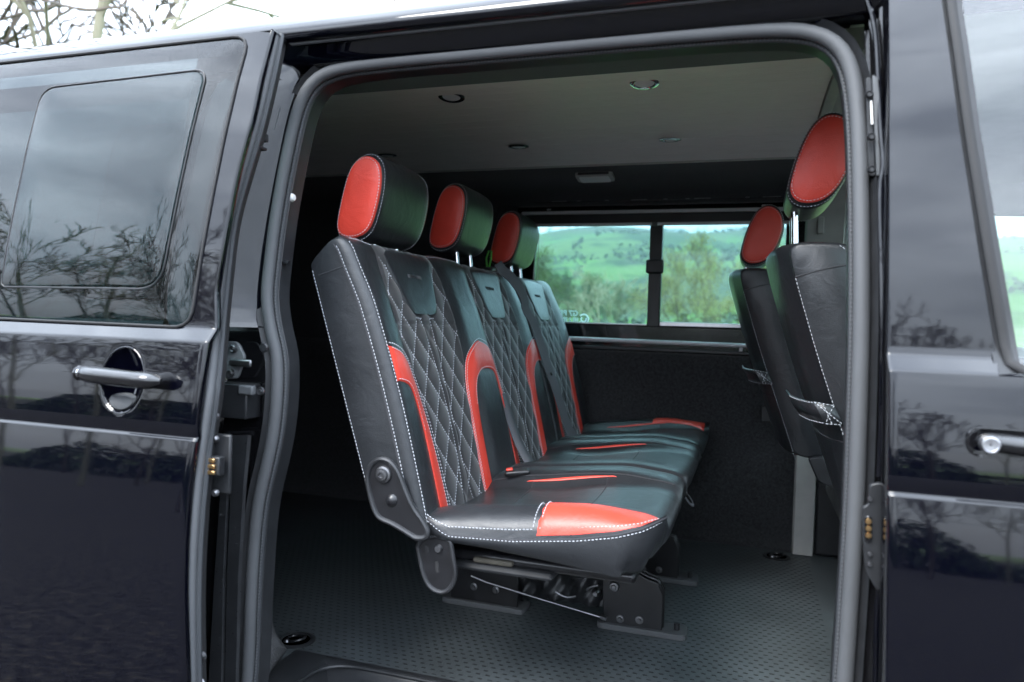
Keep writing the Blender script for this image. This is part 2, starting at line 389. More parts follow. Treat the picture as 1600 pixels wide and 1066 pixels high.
YS = -.215                 # belt line of the open sliding door, swung clear of the side
yb = lambda z: YB + profs(z)
ys = lambda z: YS + profs(z)
def zs(a, c):             # z samples, dense around the creases
    q = [z for z in np.arange(a, c, .025)] + [z for z in np.arange(.56, .84, .004) if a < z < c] + [z for z in list(np.arange(.584, .604, .0015)) + list(np.arange(.744, .786, .002)) if a < z < c] + [c]
    return sorted(set(round(float(z), 4) for z in q))
def xat(rows):            # rows of (px, py, yf) -> x as a function of z
    P = np.array([bpy_(px, py, yf) for px, py, yf in rows]); P = P[np.argsort(P[:, 2])]
    return lambda z: float(np.interp(z, P[:, 2], P[:, 0]))

# ---- roof and upper side rail, one long section
RP = [(.83, 1.505), (.5, 1.49), (.3, 1.465), (.16, 1.437), (.09, 1.415), (.04, 1.394), (.0, 1.372), (-.03, 1.352), (-.046, 1.336), (-.052, 1.322), (-.050, 1.311), (-.040, 1.306), (-.030, 1.308), (-.024, 1.302), (-.020, 1.288), (-.012, 1.276), (-.002, 1.270), (.02, 1.268)]
mb = MB()
mb.grid(lambda x, k: (x, RP[k][0], RP[k][1]), list(np.arange(-2.3, 2.31, .1)), range(len(RP)))
RF = [(1.66 - p[0] + .0, p[1]) for p in RP]
mb.grid(lambda x, k: (x, RF[k][0], RF[k][1]), list(np.arange(-2.3, 2.31, .1)), range(len(RF)))
roof = mb.build('roof', 'paint', van, angle=60)
# a dark rain-strip groove in the top jamb
mb = MB(); mb.tube([(x, -.0335, 1.3055) for x in np.linspace(-2.2, 1.06, 40)], .0035, 6)
mb.build('gutter_seal', 'rubber', van)
# roof-bar foot with a blue strap
p0 = bp(716, 4, 1, .09)
mb = MB(); mb.bx(p0[0] - .032, p0[0] + .02, .06, .13, 1.398, p0[2] + .03, 0); mb.tube([(p0[0] + .006, .075, p0[2] + .012), (p0[0] + .035, .07, p0[2] + .004), (p0[0] + .06, .07, p0[2] - .012)], .004, 6, mi=1)
mb.build('roof_bar_foot', ['plastic', 'blue_strap'], van, bevel=.006)

# ---- the door opening: seal path in photo pixels, on the flange surface
yse = lambda z: float(np.interp(z, [0, .5, .8, 1.25, 1.4], [-.05, -.058, -.052, 0, .01]))
SEAL = [(372, 1180), (386, 1075), (390, 1000), (392, 932), (398, 830), (405, 775), (420, 716), (430, 660), (434, 600), (433, 555), (422, 512), (416, 465), (421, 415), (429, 350), (440, 285), (452, 225), (466, 165), (487, 127), (522, 108), (600, 97), (780, 81), (950, 66), (1090, 54), (1190, 47), (1256, 47), (1302, 62), (1329, 98), (1341, 170), (1345, 300), (1346, 500), (1342, 650), (1337, 800), (1329, 930), (1320, 1066), (1312, 1180)]
sp = np.array([bpy_(a, c, yse) for a, c in SEAL])
spath = smooth(sp, 190, 3)
mb = MB(); mb.tube(spath, .0116, 14, up=(0, 1, 0), flat=.9)
seal = mb.build('door_seal', 'rubber', van); lab(seal, 'grey rubber seal round the door opening')
# ribbed piping along the inner edge of the seal
cen = np.array([.5, 0, .6]); inner = []
for p in spath:
    d = cen - p; d[1] = 0
    i = None
    inner.append(p)
tang = np.gradient(spath, axis=0); tang /= np.linalg.norm(tang, axis=1)[:, None]
nin = np.cross(tang, np.array([0, 1., 0])); nin /= np.linalg.norm(nin, axis=1)[:, None]
if (nin[95] @ np.array([0, 0, -1.])) < 0: nin = -nin
ipath = spath + nin * .012 + np.array([0, .010, 0])
mb = MB(); mb.tube(ipath, .0042, 8, up=(0, 1, 0)); mb.build('seal_piping', 'rubber_ribbed', van)
mb = MB()
rp_ = resample(ipath, 520)
for i in range(0, len(rp_) - 1):
    t_ = rp_[i + 1] - rp_[i]; t_ /= np.linalg.norm(t_)
    c = rp_[i] + np.array([0, -.0036, 0])
    mb.tube([c - t_ * .0012, c + t_ * .0012], .0021, 5)
stuff(mb.build('seal_ribs', 'rubber', van), 'fine ribs along the seal piping')
# painted flange the seal sits on, and the lining return behind it
mb = MB()
offs = [(-.022, -.006), (-.014, .006), (.004, .012), (.012, .020), (.014, .05)]
mb.grid(lambda i, k: spath[i] + nin[i] * offs[k][0] + np.array([0, offs[k][1], 0]), range(len(spath)), range(len(offs)))
mb.build('opening_flange', 'plastic', van)

# ---- rear door pillar seen between the open door and the seal
ypil = lambda z: yse(z) - .006
rows = [(56, 452), (80, 462), (110, 466), (150, 461), (200, 450), (260, 438), (330, 424), (400, 412), (460, 405), (502, 404), (512, 409)]
mb = MB(); PR = [bpy_(xr, py, ypil) for py, xr in rows]
ws = [0, .006, .014, .025, .038, .052, .066, .082, .11]; wy = [.012, .002, -.008, -.021, -.036, -.053, -.071, -.090, -.11]
pf = [min(1, max(.25, (rows[i][0] - 40) / 130)) for i in range(len(rows))]
mb.grid(lambda i, k: PR[i] + np.array([-ws[k] * (.35 + .65 * pf[i]), wy[k] * pf[i], 0]), range(len(PR)), range(len(ws)))
mb.build('rear_pillar', 'paint', van, angle=60)
LR = [(512, 409), (560, 417), (620, 418), (690, 408), (760, 394), (830, 384), (930, 376), (1066, 370), (1180, 355)]
mb = MB(); PL = [bpy_(xr, py, ypil) for py, xr in LR]
wsl = [0, .004, .008, .05, .10, .16]; wyl = [.015, .012, .022, .020, .012, -.06]
mb.grid(lambda i, k: PL[i] + np.array([-wsl[k], wyl[k], 0]), range(len(PL)), range(len(wsl)))
mb.build('rear_pillar_recess', 'gloss_black', van)
def ppt(px, py, dy=0): 
    p = bpy_(px, py, lambda z: ypil(z) + dy); return p
# dark weld groove down the upper pillar
mb = MB(); mb.tube([ppt(438, 168, -.012), ppt(428, 205, -.013), ppt(413, 262, -.014), ppt(398, 330, -.014), ppt(388, 395, -.015)], .0016, 6)
mb.build('pillar_groove', 'rubber', van)
# moulded corner at the head of the pillar
mb = MB(); c = ppt(446, 88, -.005)
mb.grid(lambda a, r: (c[0] + math.cos(a) * r * .034, c[1] - .012 * math.cos(r * 1.5), c[2] + .008 + math.sin(a) * r * .016), np.linspace(0, 2 * math.pi, 25), [0.05, .4, .7, .9, 1.])
mb.build('pillar_head_cover', 'gloss_black', van)
mb = MB(); mb.tube(smooth([ppt(432, 76, -.012), ppt(450, 74, -.014), ppt(466, 80, -.012), ppt(476, 92, -.008)], 16), .0022, 6)
mb.build('head_cover_rim', 'alu', van)
# latch plate with two dished screws and the striker link
mb = MB(); ml = lambda u, v, h: (u, ylp - h, v)
A = ppt(362, 545, -.012); ylp = A[1]
def pq(px, py): q = bp(px, py, 1, ylp); return (q[0], q[2])
mb.prism(rrect([pq(352, 533), pq(372, 534), pq(384, 558), pq(372, 592), pq(352, 592)], .008), ml, -.004, .003)
mb.build('latch_plate', 'plastic_grey', van, bevel=.0015)
for (px, py) in ((367, 545), (368, 566), (363, 583)):
    q = pq(px, py); mb = MB(); mb.lathe([(.0, .0065), (.0025, .0065), (.003, .0045), (.0055, .0055), (.0075, .0045), (.008, 0)], (q[0], ylp - .003, q[1]), (0, -1, 0), 16)
    mb.build('screw', 'steel', van)
mb = MB(); q0 = pq(364, 566); q1 = pq(398, 566)
mb.bx(q0[0], q1[0], ylp - .012, ylp - .006, q0[1] - .007, q0[1] + .007); mb.build('striker_link', 'steel', van, bevel=.003)
q0 = pq(351, 598); q1 = pq(391, 655)
mb = MB(); mb.bx(q0[0] - .02, q1[0], ylp - .012, ylp + .03, q1[1], q0[1]); mb.build('latch_cover', 'plastic', van, bevel=.003)
q0 = pq(381, 601); q1 = pq(403, 617)
mb = MB(); mb.bx(q0[0], q1[0], ylp - .017, ylp - .004, q1[1], q0[1]); mb.build('latch_tab', 'plastic_grey', van, bevel=.003)
q = pq(409, 611); mb = MB(); mb.lathe([(.0, .006), (.003, .006), (.0035, .003), (.007, .004), (.008, 0)], (q[0], ylp - .002, q[1]), (0, -1, 0), 16); mb.build('screw', 'steel', van)
q = pq(414, 543); mb = MB(); mb.lathe([(.0, .004), (.007, .004), (.009, .002), (.0095, 0)], (q[0], ylp - .002, q[1]), (0, -1, 0), 18); mb.build('blanking_plug', 'plastic', van)
# lower pillar: two cover strips with a seam, water beads
def strip(name, col, a, dy0):
    mb = MB(); P = [(ppt(xl, py, dy0), ppt(xr, py, dy0)) for py, xl, xr in a]
    mb.grid(lambda i, k: P[i][0] * (1 - k) + P[i][1] * k + np.array([0, -.004 if 0 < k < 1 else 0.002, 0]), range(len(P)), [0, .08, .5, .92, 1])
    return mb.build(name, col, van)
strip('pillar_cover', 'plastic', [(677, 352, 361), (760, 346, 358), (900, 336, 352), (1066, 326, 350), (1180, 320, 348)], -.014)
strip('pillar_cover', 'plastic', [(677, 363, 392), (720, 362, 388), (760, 361, 384), (900, 355, 376), (1066, 352, 372), (1180, 350, 370)], -.013)
mb = MB()
for (py, xl, xr) in ((678, 350, 395),): mb.tube([ppt(xl, py, -.014), ppt(xr, py - 1, -.014)], .004, 8)
mb.build('cover_lip', 'gloss_black', van)
mb = MB(); rg = random.Random(3)
for _ in range(55):
    py = rg.uniform(690, 1060); f_ = (py - 677) / 390
    xx = rg.choice([rg.uniform(352 - 25 * f_, 360 - 9 * f_), rg.uniform(364 - 12 * f_, 388 - 16 * f_), 362 - 11 * f_ + rg.uniform(-1, 1)])
    p = ppt(xx, py, -.0185); mb.lathe([(0, rg.uniform(.0007, .0013)), (.0008, .0006), (.0011, 0)], p, (0, -1, 0), 6)
stuff(mb.build('water_beads', 'gloss_black', van), 'drops of water on the lower pillar')
# two hooks on the inner edge of the upper pillar
q = ppt(452, 309, .03); mb = MB(); mb.lathe([(0, .012), (.006, .011), (.009, .006), (.009, 0)], (q[0] + .0, q[1], q[2]), (1, 0, 0), 14); mb.build('coat_hook', 'lens', van)
q = ppt(436, 412, .03); mb = MB(); mb.tube([q, q + np.array([.014, 0, .003]), q + np.array([.022, 0, 0])], [.0045, .004, .006], 8); mb.build('coat_hook', 'plastic', van)

# ---- fixed body side behind the open door
mb = MB(); mb.grid(lambda x, z: (x, yb(z), z), list(np.linspace(-2.3, -.16, 12)), zs(-.35, 1.31)); mb.build('quarter_panel', 'paint', van, angle=60)
mb = MB(); mb.grid(lambda x, z: (x, 1.66 - yb(z) + .0, z), list(np.linspace(-2.3, 0.0, 6)), zs(-.35, 1.31)); mb.build('far_quarter_panel', 'paint', van, angle=60)
mb = MB(); mb.bx(-2.32, -2.30, -.05, 1.70, -.3, 1.45); mb.build('tailgate', 'paint', van)
mb = MB(); mb.bx(-.2, 1.2, -.11, -.05, -.36, -.20); mb.build('sill_panel', 'paint', van, bevel=.02)

# ---- open sliding door
EDGE = [(434, 8), (428, 33), (407, 112), (393, 180), (370, 262), (362, 298), (347, 380), (335, 455), (324, 532), (313, 595), (304, 672), (303, 691), (292, 765), (286, 845), (284, 925), (287, 1031), (290, 1120)]
xe = xat([(a, c, ys) for a, c in EDGE])
ZT = 1.288                                   # door head
HQ = bpy_(191, 594, ys)
def dent(u, v):
    r2 = ((u - HQ[0]) / .046) ** 2 + ((v - HQ[2]) / .056) ** 2
    return .020 * (1 - r2) ** .8 if r2 < 1 else 0.
dm = lambda u, v, h: (u, ys(v) - h + dent(u, v), v)
xl_ = -1.06; SPL = .802
tr = bpy_(391, 55, ys); br = bpy_(297, 512, ys); tl = (-.99, tr[2]); bl = (-.99, br[2] + .006)
hole = rrect([(tr[0], tr[2]), (br[0], br[2]), bl, tl], [.035, .035, .06, .06], 8)
hole = resample(hole, 220, True); hc = hole.mean(0)
outer = []
for p in hole:
    d = p - hc; best = 9
    for (ax, val) in ((0, xl_), (1, SPL - .03), (1, ZT)):
        if abs(d[ax]) > 1e-9:
            t_ = (val - hc[ax]) / d[ax]
            if t_ > 0: best = min(best, t_)
    lo, hi = 0, best
    if (hc + d * best)[0] > xe((hc + d * best)[1]):
        for _ in range(40):
            m2 = (lo + hi) / 2; q = hc + d * m2
            if q[0] > xe(q[1]): hi = m2
            else: lo = m2
        best = lo
    outer.append(hc + d * best)
# frame above the belt (radial strips round the window) and the panel below it; the two share one skin
mb = MB(); RT = [0, .04, .12, .3, .5, .7, .85, .95, 1]
mb.grid(lambda i, t_: dm(*(hole[i] * (1 - t_) + outer[i] * t_), .0 if t_ > 0 else -.006), range(len(hole)), RT, closeu=True)
zl = zs(-.30, SPL - .03)
mb.grid(lambda s_, z: dm(xl_ + (xe(z) - xl_) * s_, z, 0), sorted(list(np.linspace(0, .9, 14)) + [.95, .98, .99, 1.0] + list((np.linspace(HQ[0] - .05, HQ[0] + .05, 41) - xl_) / (xe(HQ[2]) - xl_))), zl)
# rolled front edge and head return
ez = zs(-.30, ZT)
mb.grid(lambda z, k: (xe(z) + [0, .002, .0035, .003, -.012, -.05][k], ys(z) + [0, .001, .004, .012, .026, .06][k], z), ez, range(6))
mb.grid(lambda x, k: (x, ys(ZT) + [0, .001, .004, .07][k], ZT + [0, .0025, .003, -.006][k]), list(np.linspace(xl_, xe(ZT), 12)), range(4))
sdoor = mb.build('sliding_door', 'paint', van, angle=50); lab(sdoor, 'open sliding side door with dark window and bar handle')
mb = MB(); mb.grid(lambda s_, z: (xl_ + (xe(z) - .05 - xl_) * s_, ys(z) + .06, z), [0, 1], [-.3, .3, SPL - .03]); 
mb.build('door_lining', 'plastic', sdoor)
# window glass and the framed opening pane in it
gl = [hc + (p - hc) * .9945 for p in hole]
mb = MB(); mb.fan(gl, dm, ((1, -.005), (.999, -.001), (.985, 0), (.8, 0), (.6, 0), (.4, 0), (.2, 0)), 0, hc); mb.build('window_pane', 'glass_dark', sdoor)
wi = [bpy_(px, py, ys) for px, py in ((68, 138), (326, 108), (252, 452), (2, 448))]
wi = rrect([(p[0], p[2]) for p in wi], [.035, .03, .05, .012], 8); wi = resample(wi, 160, True)
mb = MB(); mb.tube([dm(p[0], p[1], .0012) for p in wi], .0015, 6, closed=True, up=(0, 1, 0)); mb.build('pane_seal', 'plastic', sdoor)
wc = wi.mean(0); wj = [wc + (p - wc) * .985 for p in wi]
mb = MB(); mb.fan(wj, dm, ((1, .0005), (.995, .003), (.97, .0035), (.7, .0035), (.4, .0035)), 0, wc); mb.build('opening_pane', 'glass_dark', sdoor)
mb = MB(); mb.tube([dm(p[0], p[1], .001) for p in hole], .0026, 6, closed=True, up=(0, 1, 0)); mb.build('window_seal', 'seal_black', sdoor)
# rubber strip on the edge of the door
SE = [(429, 52), (427, 66), (418, 112), (398, 197), (381, 253), (354, 344), (344, 435), (337, 506), (329, 606), (321, 660), (313, 712), (302, 818), (297, 925), (298, 1063), (300, 1150)]
ye = lambda z: ys(z) + .022
sep = smooth([bpy_(a, c, ye) for a, c in SE], 90, 3)
mb = MB(); mb.tube(sep, .0088, 12, up=(0, 1, 0)); mb.build('edge_seal', 'rubber', sdoor)
sep2 = sep + np.array([.006, .010, 0]); mb = MB(); mb.tube(sep2, .006, 8, up=(0, 1, 0)); mb.build('edge_seal_lip', 'rubber_ribbed', sdoor)
mb = MB(); mb.grid(lambda i, k: sep[i] + np.array([.003 - .004 * k, .010 + k * .026, 0]), range(len(sep)), [0, .3, 1]); mb.build('door_edge_liner', 'seal_black', sdoor)
# contact block, hinge plates and roller on the door edge
yk = lambda z: ys(z) + .05
def kq(px, py): return bpy_(px, py, yk)
a, c = kq(325, 676), kq(350, 776); mb = MB(); mb.bx(a[0], c[0], a[1] - .004, a[1] + .004, c[2], a[2]); mb.build('contact_mount', 'plastic', sdoor, bevel=.003)
a, c = kq(332, 710), kq(351, 742); mb = MB(); mb.bx(a[0], c[0], a[1] - .018, a[1] - .004, c[2], a[2]); cb = mb.build('contact_block', 'plastic', sdoor, bevel=.002)
for k in range(3):
    a, c = kq(338, 713 + k * 9.5), kq(347.5, 720 + k * 9.5); mb = MB(); mb.bx(a[0], c[0], a[1] - .021, a[1] - .016, c[2], a[2]); mb.build('copper_contact', 'copper', sdoor, bevel=.001)
for py in (650, 686, 770):
    a = kq(338, py); mb = MB(); mb.lathe([(0, .007), (.004, .007), (.006, .004), (.0065, 0)], a, (0, -1, 0), 14); mb.build('door_bolt', 'steel', sdoor)
a = kq(403, 212); mb = MB(); mb.bx(a[0] - .006, a[0] + .008, a[1] - .006, a[1] + .02, a[2] - .008, a[2] + .006); a = kq(402, 230); mb.bx(a[0] - .008, a[0] + .006, a[1] - .006, a[1] + .02, a[2] - .003, a[2] + .003); mb.build('guide_peg', 'plastic', sdoor, bevel=.002)
a = kq(316, 1026); mb = MB(); mb.lathe([(0, .010), (.003, .010), (.004, .006), (.008, .006), (.009, 0)], a, (0, -1, 0), 16); mb.tube([a + np.array([0, -.004, -.012]), a + np.array([-.004, -.004, -.03]), a + np.array([.004, -.004, -.04]), a + np.array([.012, -.004, -.05])], .005, 8); mb.build('lower_roller', 'steel', sdoor)
# door handle: bar across a round dish
hcx = bpy_(187, 598, ys); ysh = ys(hcx[2])
mh = lambda u, v, h: (u, ys(v) - h + dent(u, v), v)
dish = [(HQ[0] + math.cos(a) * .0462, HQ[2] + math.sin(a) * .0562) for a in np.linspace(0, 2 * math.pi, 48, endpoint=False)]
mb = MB(); mb.tube([(p[0], ys(p[1]) + .0004, p[1]) for p in dish], .0014, 6, closed=True, up=(0, 1, 0)); mb.build('dish_rim', 'paint', sdoor)
lo = [(HQ[0] - .002 + u * .028, HQ[2] - .030 + v * .021) for u, v in [(math.cos(a) * (1 if math.sin(a) < 0 else .96), math.sin(a) * (1 if math.sin(a) < 0 else .35)) for a in np.linspace(0, 2 * math.pi, 30, endpoint=False)]]
mb = MB(); mb.fan(lo, mh, ((1, .001), (.9, .004), (.6, .0062), (.3, .0068)), 0); mb.build('dish_pad', 'plastic', sdoor)
h0 = bpy_(124, 583, lambda z: ys(z) - .03); h1 = bpy_(244, 597, lambda z: ys(z) - .03)
ax = h1 - h0
mb = MB(); mb.tube([h0 + ax * t_ + np.array([0, .010 * (2 * t_ - 1) ** 4, 0]) for t_ in np.linspace(0, 1, 20)], [.0135, .0148] + [.0150] * 15 + [.0145, .012, .006], 18, flat=.95)
mb.build('door_handle', 'gloss_black', sdoor)
for t_ in (.06, .93):
    q = h0 + ax * t_; mb = MB(); mb.tube([q, (q[0], ysh + .003, q[2])], [.0085, .0125], 12); mb.build('handle_post', 'gloss_black', sdoor)
mb = MB(); mb.lathe([(0, -.003), (.007, -.002), (.0105, .0012), (.0120, .0008), (.0128, -.001)], h0 + np.array([-.0006, 0, 0]), tuple(-ax / np.linalg.norm(ax)), 20); mb.build('handle_end_cap', 'chrome', sdoor)

# ---- front door pillar, right of the opening
yfp = lambda z: yse(z) - .01
def fpt(px, py, dy=0): return bpy_(px, py, lambda z: yfp(z) + dy)
mb = MB()
pr = [-10, 40, 120, 300, 500, 700, 900, 1066, 1180]
FX = [0, 5, 8, 20, 24, 29, 33, 60]; FY = [.03, .03, .012, .012, -.004, -.006, .02, .02]
def fbase(py): return float(np.interp(py, [0, 60, 120, 200, 500, 800, 1066, 1180], [1350, 1350, 1352, 1356, 1360, 1354, 1338, 1331]))
mb.grid(lambda i, k: fpt(fbase(pr[i]) + FX[k], pr[i], FY[k]), range(len(pr)), range(len(FX)))
mb.build('front_pillar', 'gloss_black', van)
mb = MB(); mb.tube(smooth([fpt(1352, -10, -.01), fpt(1368, 40, -.01), fpt(1372, 110, -.01), fpt(1376, 200, -.01), fpt(1382, 262, -.01), fpt(1374, 285, -.01), fpt(1379, 450, -.01), fpt(1379, 640, -.01), fpt(1374, 745, -.01)], 60, 2), .0042, 8, up=(0, 1, 0)); mb.build('pillar_bead', 'paint', van)
mb = MB(); mb.tube(smooth([fpt(1383, 900, -.01), fpt(1370, 930, -.01), fpt(1369, 1066, -.01), fpt(1364, 1180, -.01)], 24, 2), .0042, 8, up=(0, 1, 0)); mb.build('pillar_bead', 'paint', van)
def plate(name, m, corners, dy, th, r=.004, bevel=.0015):
    y_ = fpt(*corners[0], dy)[1]
    pts = [bp(px, py, 1, y_) for px, py in corners]
    mb = MB(); mb.prism(rrect([(p[0], p[2]) for p in pts], r, 4), lambda u, v, h: (u, y_ - h, v), 0, th); return mb.build(name, m, van, bevel=bevel)
plate('hinge_plate', 'plastic_grey', [(1362, 118), (1371, 124), (1380, 262), (1372, 276), (1369, 276)], -.012, .006)
plate('hinge_cover', 'plastic', [(1352, 122), (1362, 122), (1368, 276), (1356, 276)], -.008, .004)
plate('hinge_pad', 'lens', [(1359.5, 158), (1362.5, 158), (1364.5, 195), (1360.5, 195)], -.0125, .002, .001, .0005)
for px, py in ((1358, 148), (1361, 214), (1361, 265)):
    a = fpt(px, py, -.0125); mb = MB(); mb.lathe([(0, .004), (.0025, .004), (.004, .0055), (.0055, .003), (.006, 0)], a, (0, -1, 0), 14); mb.build('screw', 'plastic', van)
plate('contact_plate', 'plastic', [(1357, 755), (1378, 752), (1382, 905), (1370, 922), (1352, 892), (1348, 862), (1346, 790), (1356, 786)], -.014, .009, .006)
plate('contact_window', 'gloss_black', [(1351.5, 806), (1362, 806), (1362, 846), (1351.5, 846)], -.0238, .002, .005, .0008)
for k in range(3):
    a = fpt(1357, 815 + k * 10.7, -.0262); mb = MB(); mb.lathe([(0, .003), (.0035, .0028), (.0042, .001), (.0044, 0)], a, (0, -1, 0), 12); mb.build('brass_contact', 'copper', van)
for py in (780, 866, 882):
    a = fpt(1359, py, -.0235); mb = MB(); mb.lathe([(0, .003), (.0025, .003), (.0035, 0)], a, (0, -1, 0), 10); mb.build('screw', 'steel', van)

# ---- front door
xf0 = xat([(1390, 5, yb), (1391, 300, yb), (1392, 580, yb), (1390, 800, yb), (1387, 1060, yb)])
xwl = xat([(1466, -60, yb), (1472, 0, yb), (1500, 200, yb), (1532, 400, yb), (1560, 560, yb), (1563, 584, yb)])
zwb = bpy_(1565, 588, yb)[2]
fm = lambda u, v, h: (u, yb(v) - h, v)
mb = MB()
ztop = 1.285
mb.grid(lambda s_, z: fm(xf0(z) + (xwl(z) - xf0(z)) * s_, z, 0 if s_ < .999 else -.004), [0, .02, .1, .3, .5, .7, .9, .985, 1], zs(zwb, ztop))
mb.grid(lambda s_, z: fm(xf0(z) + (1.95 - xf0(z)) * s_, z, 0), [0, .01, .03, .06, .1, .15, .2, .25, .3, .5, .75, 1], zs(-.3, zwb))
mb.grid(lambda z, k: (xf0(z) - [0, .0015, .002, .001][k], yb(z) + [0, .001, .005, .06][k], z), zs(-.3, ztop), range(4))
mb.grid(lambda x, k: fm(x, zwb + k * .01, -.004 - k * .01), [xwl(zwb), 1.5, 1.95], [0, 1])
fdoor = mb.build('front_door', 'paint', van, angle=50); lab(fdoor, 'closed front door beside the opening, its window and handle cut by the frame')
mb = MB(); mb.grid(lambda s_, z: (xf0(z) + .02 + .9 * s_, yb(z) + .07, z), [0, 1], [-.3, .3, zwb - .01]); mb.build('door_lining', 'plastic', fdoor)
# window trim and glass
wt = [(xwl(z) + .006, z) for z in np.linspace(ztop, zwb + .03, 12)] + [(xwl(zwb) + .010, zwb + .012), (xwl(zwb) + .03, zwb + .004), (1.4, zwb + .002), (1.95, zwb - .005)]
wts = smooth(wt, 60, 2)
mb = MB(); mb.tube([fm(p[0] + .004, p[1], .001) for p in wts], .0062, 10, up=(0, 1, 0), flat=.5); mb.build('window_trim', 'seal_black', fdoor)
mb = MB(); mb.grid(lambda z, k: fm(xwl(z) - .004 + k * .030, z, -.0055 - .004 * k), np.linspace(zwb, ztop, 14), [0, .5, 1]); mb.build('glass_run', 'plastic', fdoor)
mb = MB(); mb.grid(lambda s_, z: fm(xwl(z) + .012 + (1.93 - xwl(z)) * s_, z, -.012), [0, .3, .6, 1], np.linspace(zwb - .01, ztop, 14)); mb.build('window_glass', 'glass_front', fdoor)
# handle with its lock
hq = bpy_(1545, 692, lambda z: yb(z)); yh = yb(hq[2])
fh = lambda u, v, h: (u, yh - h, v)
a = bp(1508, 690, 1, yh); c_ = bp(1600, 703, 1, yh)
ov = rrect([(a[0], a[2] + .020), (a[0] + .21, a[2] + .017), (a[0] + .21, a[2] - .019), (a[0], a[2] - .018)], .02, 8)
mb = MB(); mb.fan(resample(ov, 80, True), fh, ((1, .0005), (.985, .0025), (.96, .0028), (.9, .0005), (.6, -.0005)), 0); mb.build('handle_dish', 'gloss_black', fdoor)
mb = MB(); hs = bp(1530, 690, 1, yh - .02); mb.tube([hs + np.array([.004, .012, 0]), hs + np.array([.01, .0, 0]), hs + np.array([.04, -.004, -.002]), hs + np.array([.09, -.008, -.004]), hs + np.array([.15, -.004, -.006]), hs + np.array([.17, .008, -.007])], [.007, .0115, .0122, .0125, .0122, .008], 16); mb.build('door_handle', 'gloss_black', fdoor)
lk = bp(1543, 693, 1, yh - .018); mb = MB(); mb.lathe([(.0105, 0), (.0105, .014), (.0098, .0155), (.0085, .0158), (.0078, .0145), (.0015, .0142), (.001, .012), (0, .012)], lk, (0, -1, 0), 26); mb.build('lock_cylinder', 'alu', fdoor)

# ================================================================== inside the van
# ---- floor with its tread, step well
mb = MB()
mb.grid(lambda x, y: (x, y, 0), [-1.6, -1., -.5, -.118], [-.0, .2, .6, 1., 1.4, 1.6])
mb.grid(lambda x, y: (x, y, 0), [-.118, .1, .5, .8, 1.13, 1.9], [.268, .6, 1., 1.4, 1.6])
floor = mb.build('floor', 'vinyl_floor', van); lab(floor, 'dark studded vinyl load floor')
mb = MB()
L_ = .0056; W_ = .0022
rowy = 0
for iy in range(66):
    y = .282 + iy * .0195
    for ix in range(76):
        x = -.62 + ix * .0230 + (.0115 if iy % 2 else 0)
        if x > 1.10 or y > 1.57 or (x < -.13 and y < .02): continue
        l, w, h = L_, W_, .0009
        mb.add([(x - l, y - w * .6, .0003), (x + l, y - w * .6, .0003), (x + l, y + w * .6, .0003), (x - l, y + w * .6, .0003), (x - l * .7, y - w, h), (x + l * .7, y - w, h), (x + l * .7, y + w, h), (x - l * .7, y + w, h)],
               [(4, 5, 6, 7), (0, 1, 5, 4), (1, 2, 6, 5), (2, 3, 7, 6), (3, 0, 4, 7)])
stuff(mb.build('floor_tread', 'vinyl_tread', floor, flat=True), 'rows of small raised tread marks on the vinyl')
mb = MB()
SW = [(.268, .0025), (.262, .0045), (.245, .004), (.238, -.004), (.226, -.05), (.212, -.17), (.19, -.19), (-.05, -.20)]
mb.grid(lambda x, k: (x, SW[k][0], SW[k][1]), [-.118, .1, .4, .7, 1.0], range(len(SW)))
SWx = [(-.118, .0025), (-.112, .0045), (-.03, .004), (-.018, -.004), (-.006, -.05), (.01, -.17), (.03, -.19), (.1, -.20)]
mb.grid(lambda y, k: (SWx[k][0], y, SWx[k][1] + .0006), [.262, .1, -.05], range(len(SWx)))
mb.build('step_well', 'plastic', van, angle=50)
mb = MB(); mb.tube(smooth([(-.022, -.03, .0045), (-.022, .14, .0045), (-.015, .205, .0045), (.03, .238, .0045), (.1, .242, .0045), (1.0, .242, .0045)], 60, 3), .0045, 8); mb.build('step_rim', 'plastic', van)
# carpeted fillet at the foot of the rear pillar
a1 = bp(404, 945, 1, -.02); a2 = bp(396, 1075, 1, -.03); b1 = bp(419, 955, 2, .004); b15 = bp(429, 990, 2, .004); b2 = bp(447, 1016, 2, .0045); c2 = bp(410, 1064, 2, .005)
mb = MB(); rows_ = [(a1, b1), (a1 * .7 + a2 * .3, b15), (a1 * .4 + a2 * .6, b2), (a2, c2)]
mb.grid(lambda s_, t_: (lambda A, B: A * (1 - t_) + B * t_ + np.array([0, 0, .012 * math.sin(math.pi * t_)]))(np.array([np.interp(s_, [0, 1, 2, 3], [r[0][k] for r in rows_]) for k in range(3)]), np.array([np.interp(s_, [0, 1, 2, 3], [r[1][k] for r in rows_]) for k in range(3)])), np.linspace(0, 3, 13), np.linspace(0, 1, 7))
mb.build('carpet_fillet', 'carpet_grey', van, solid=.006)
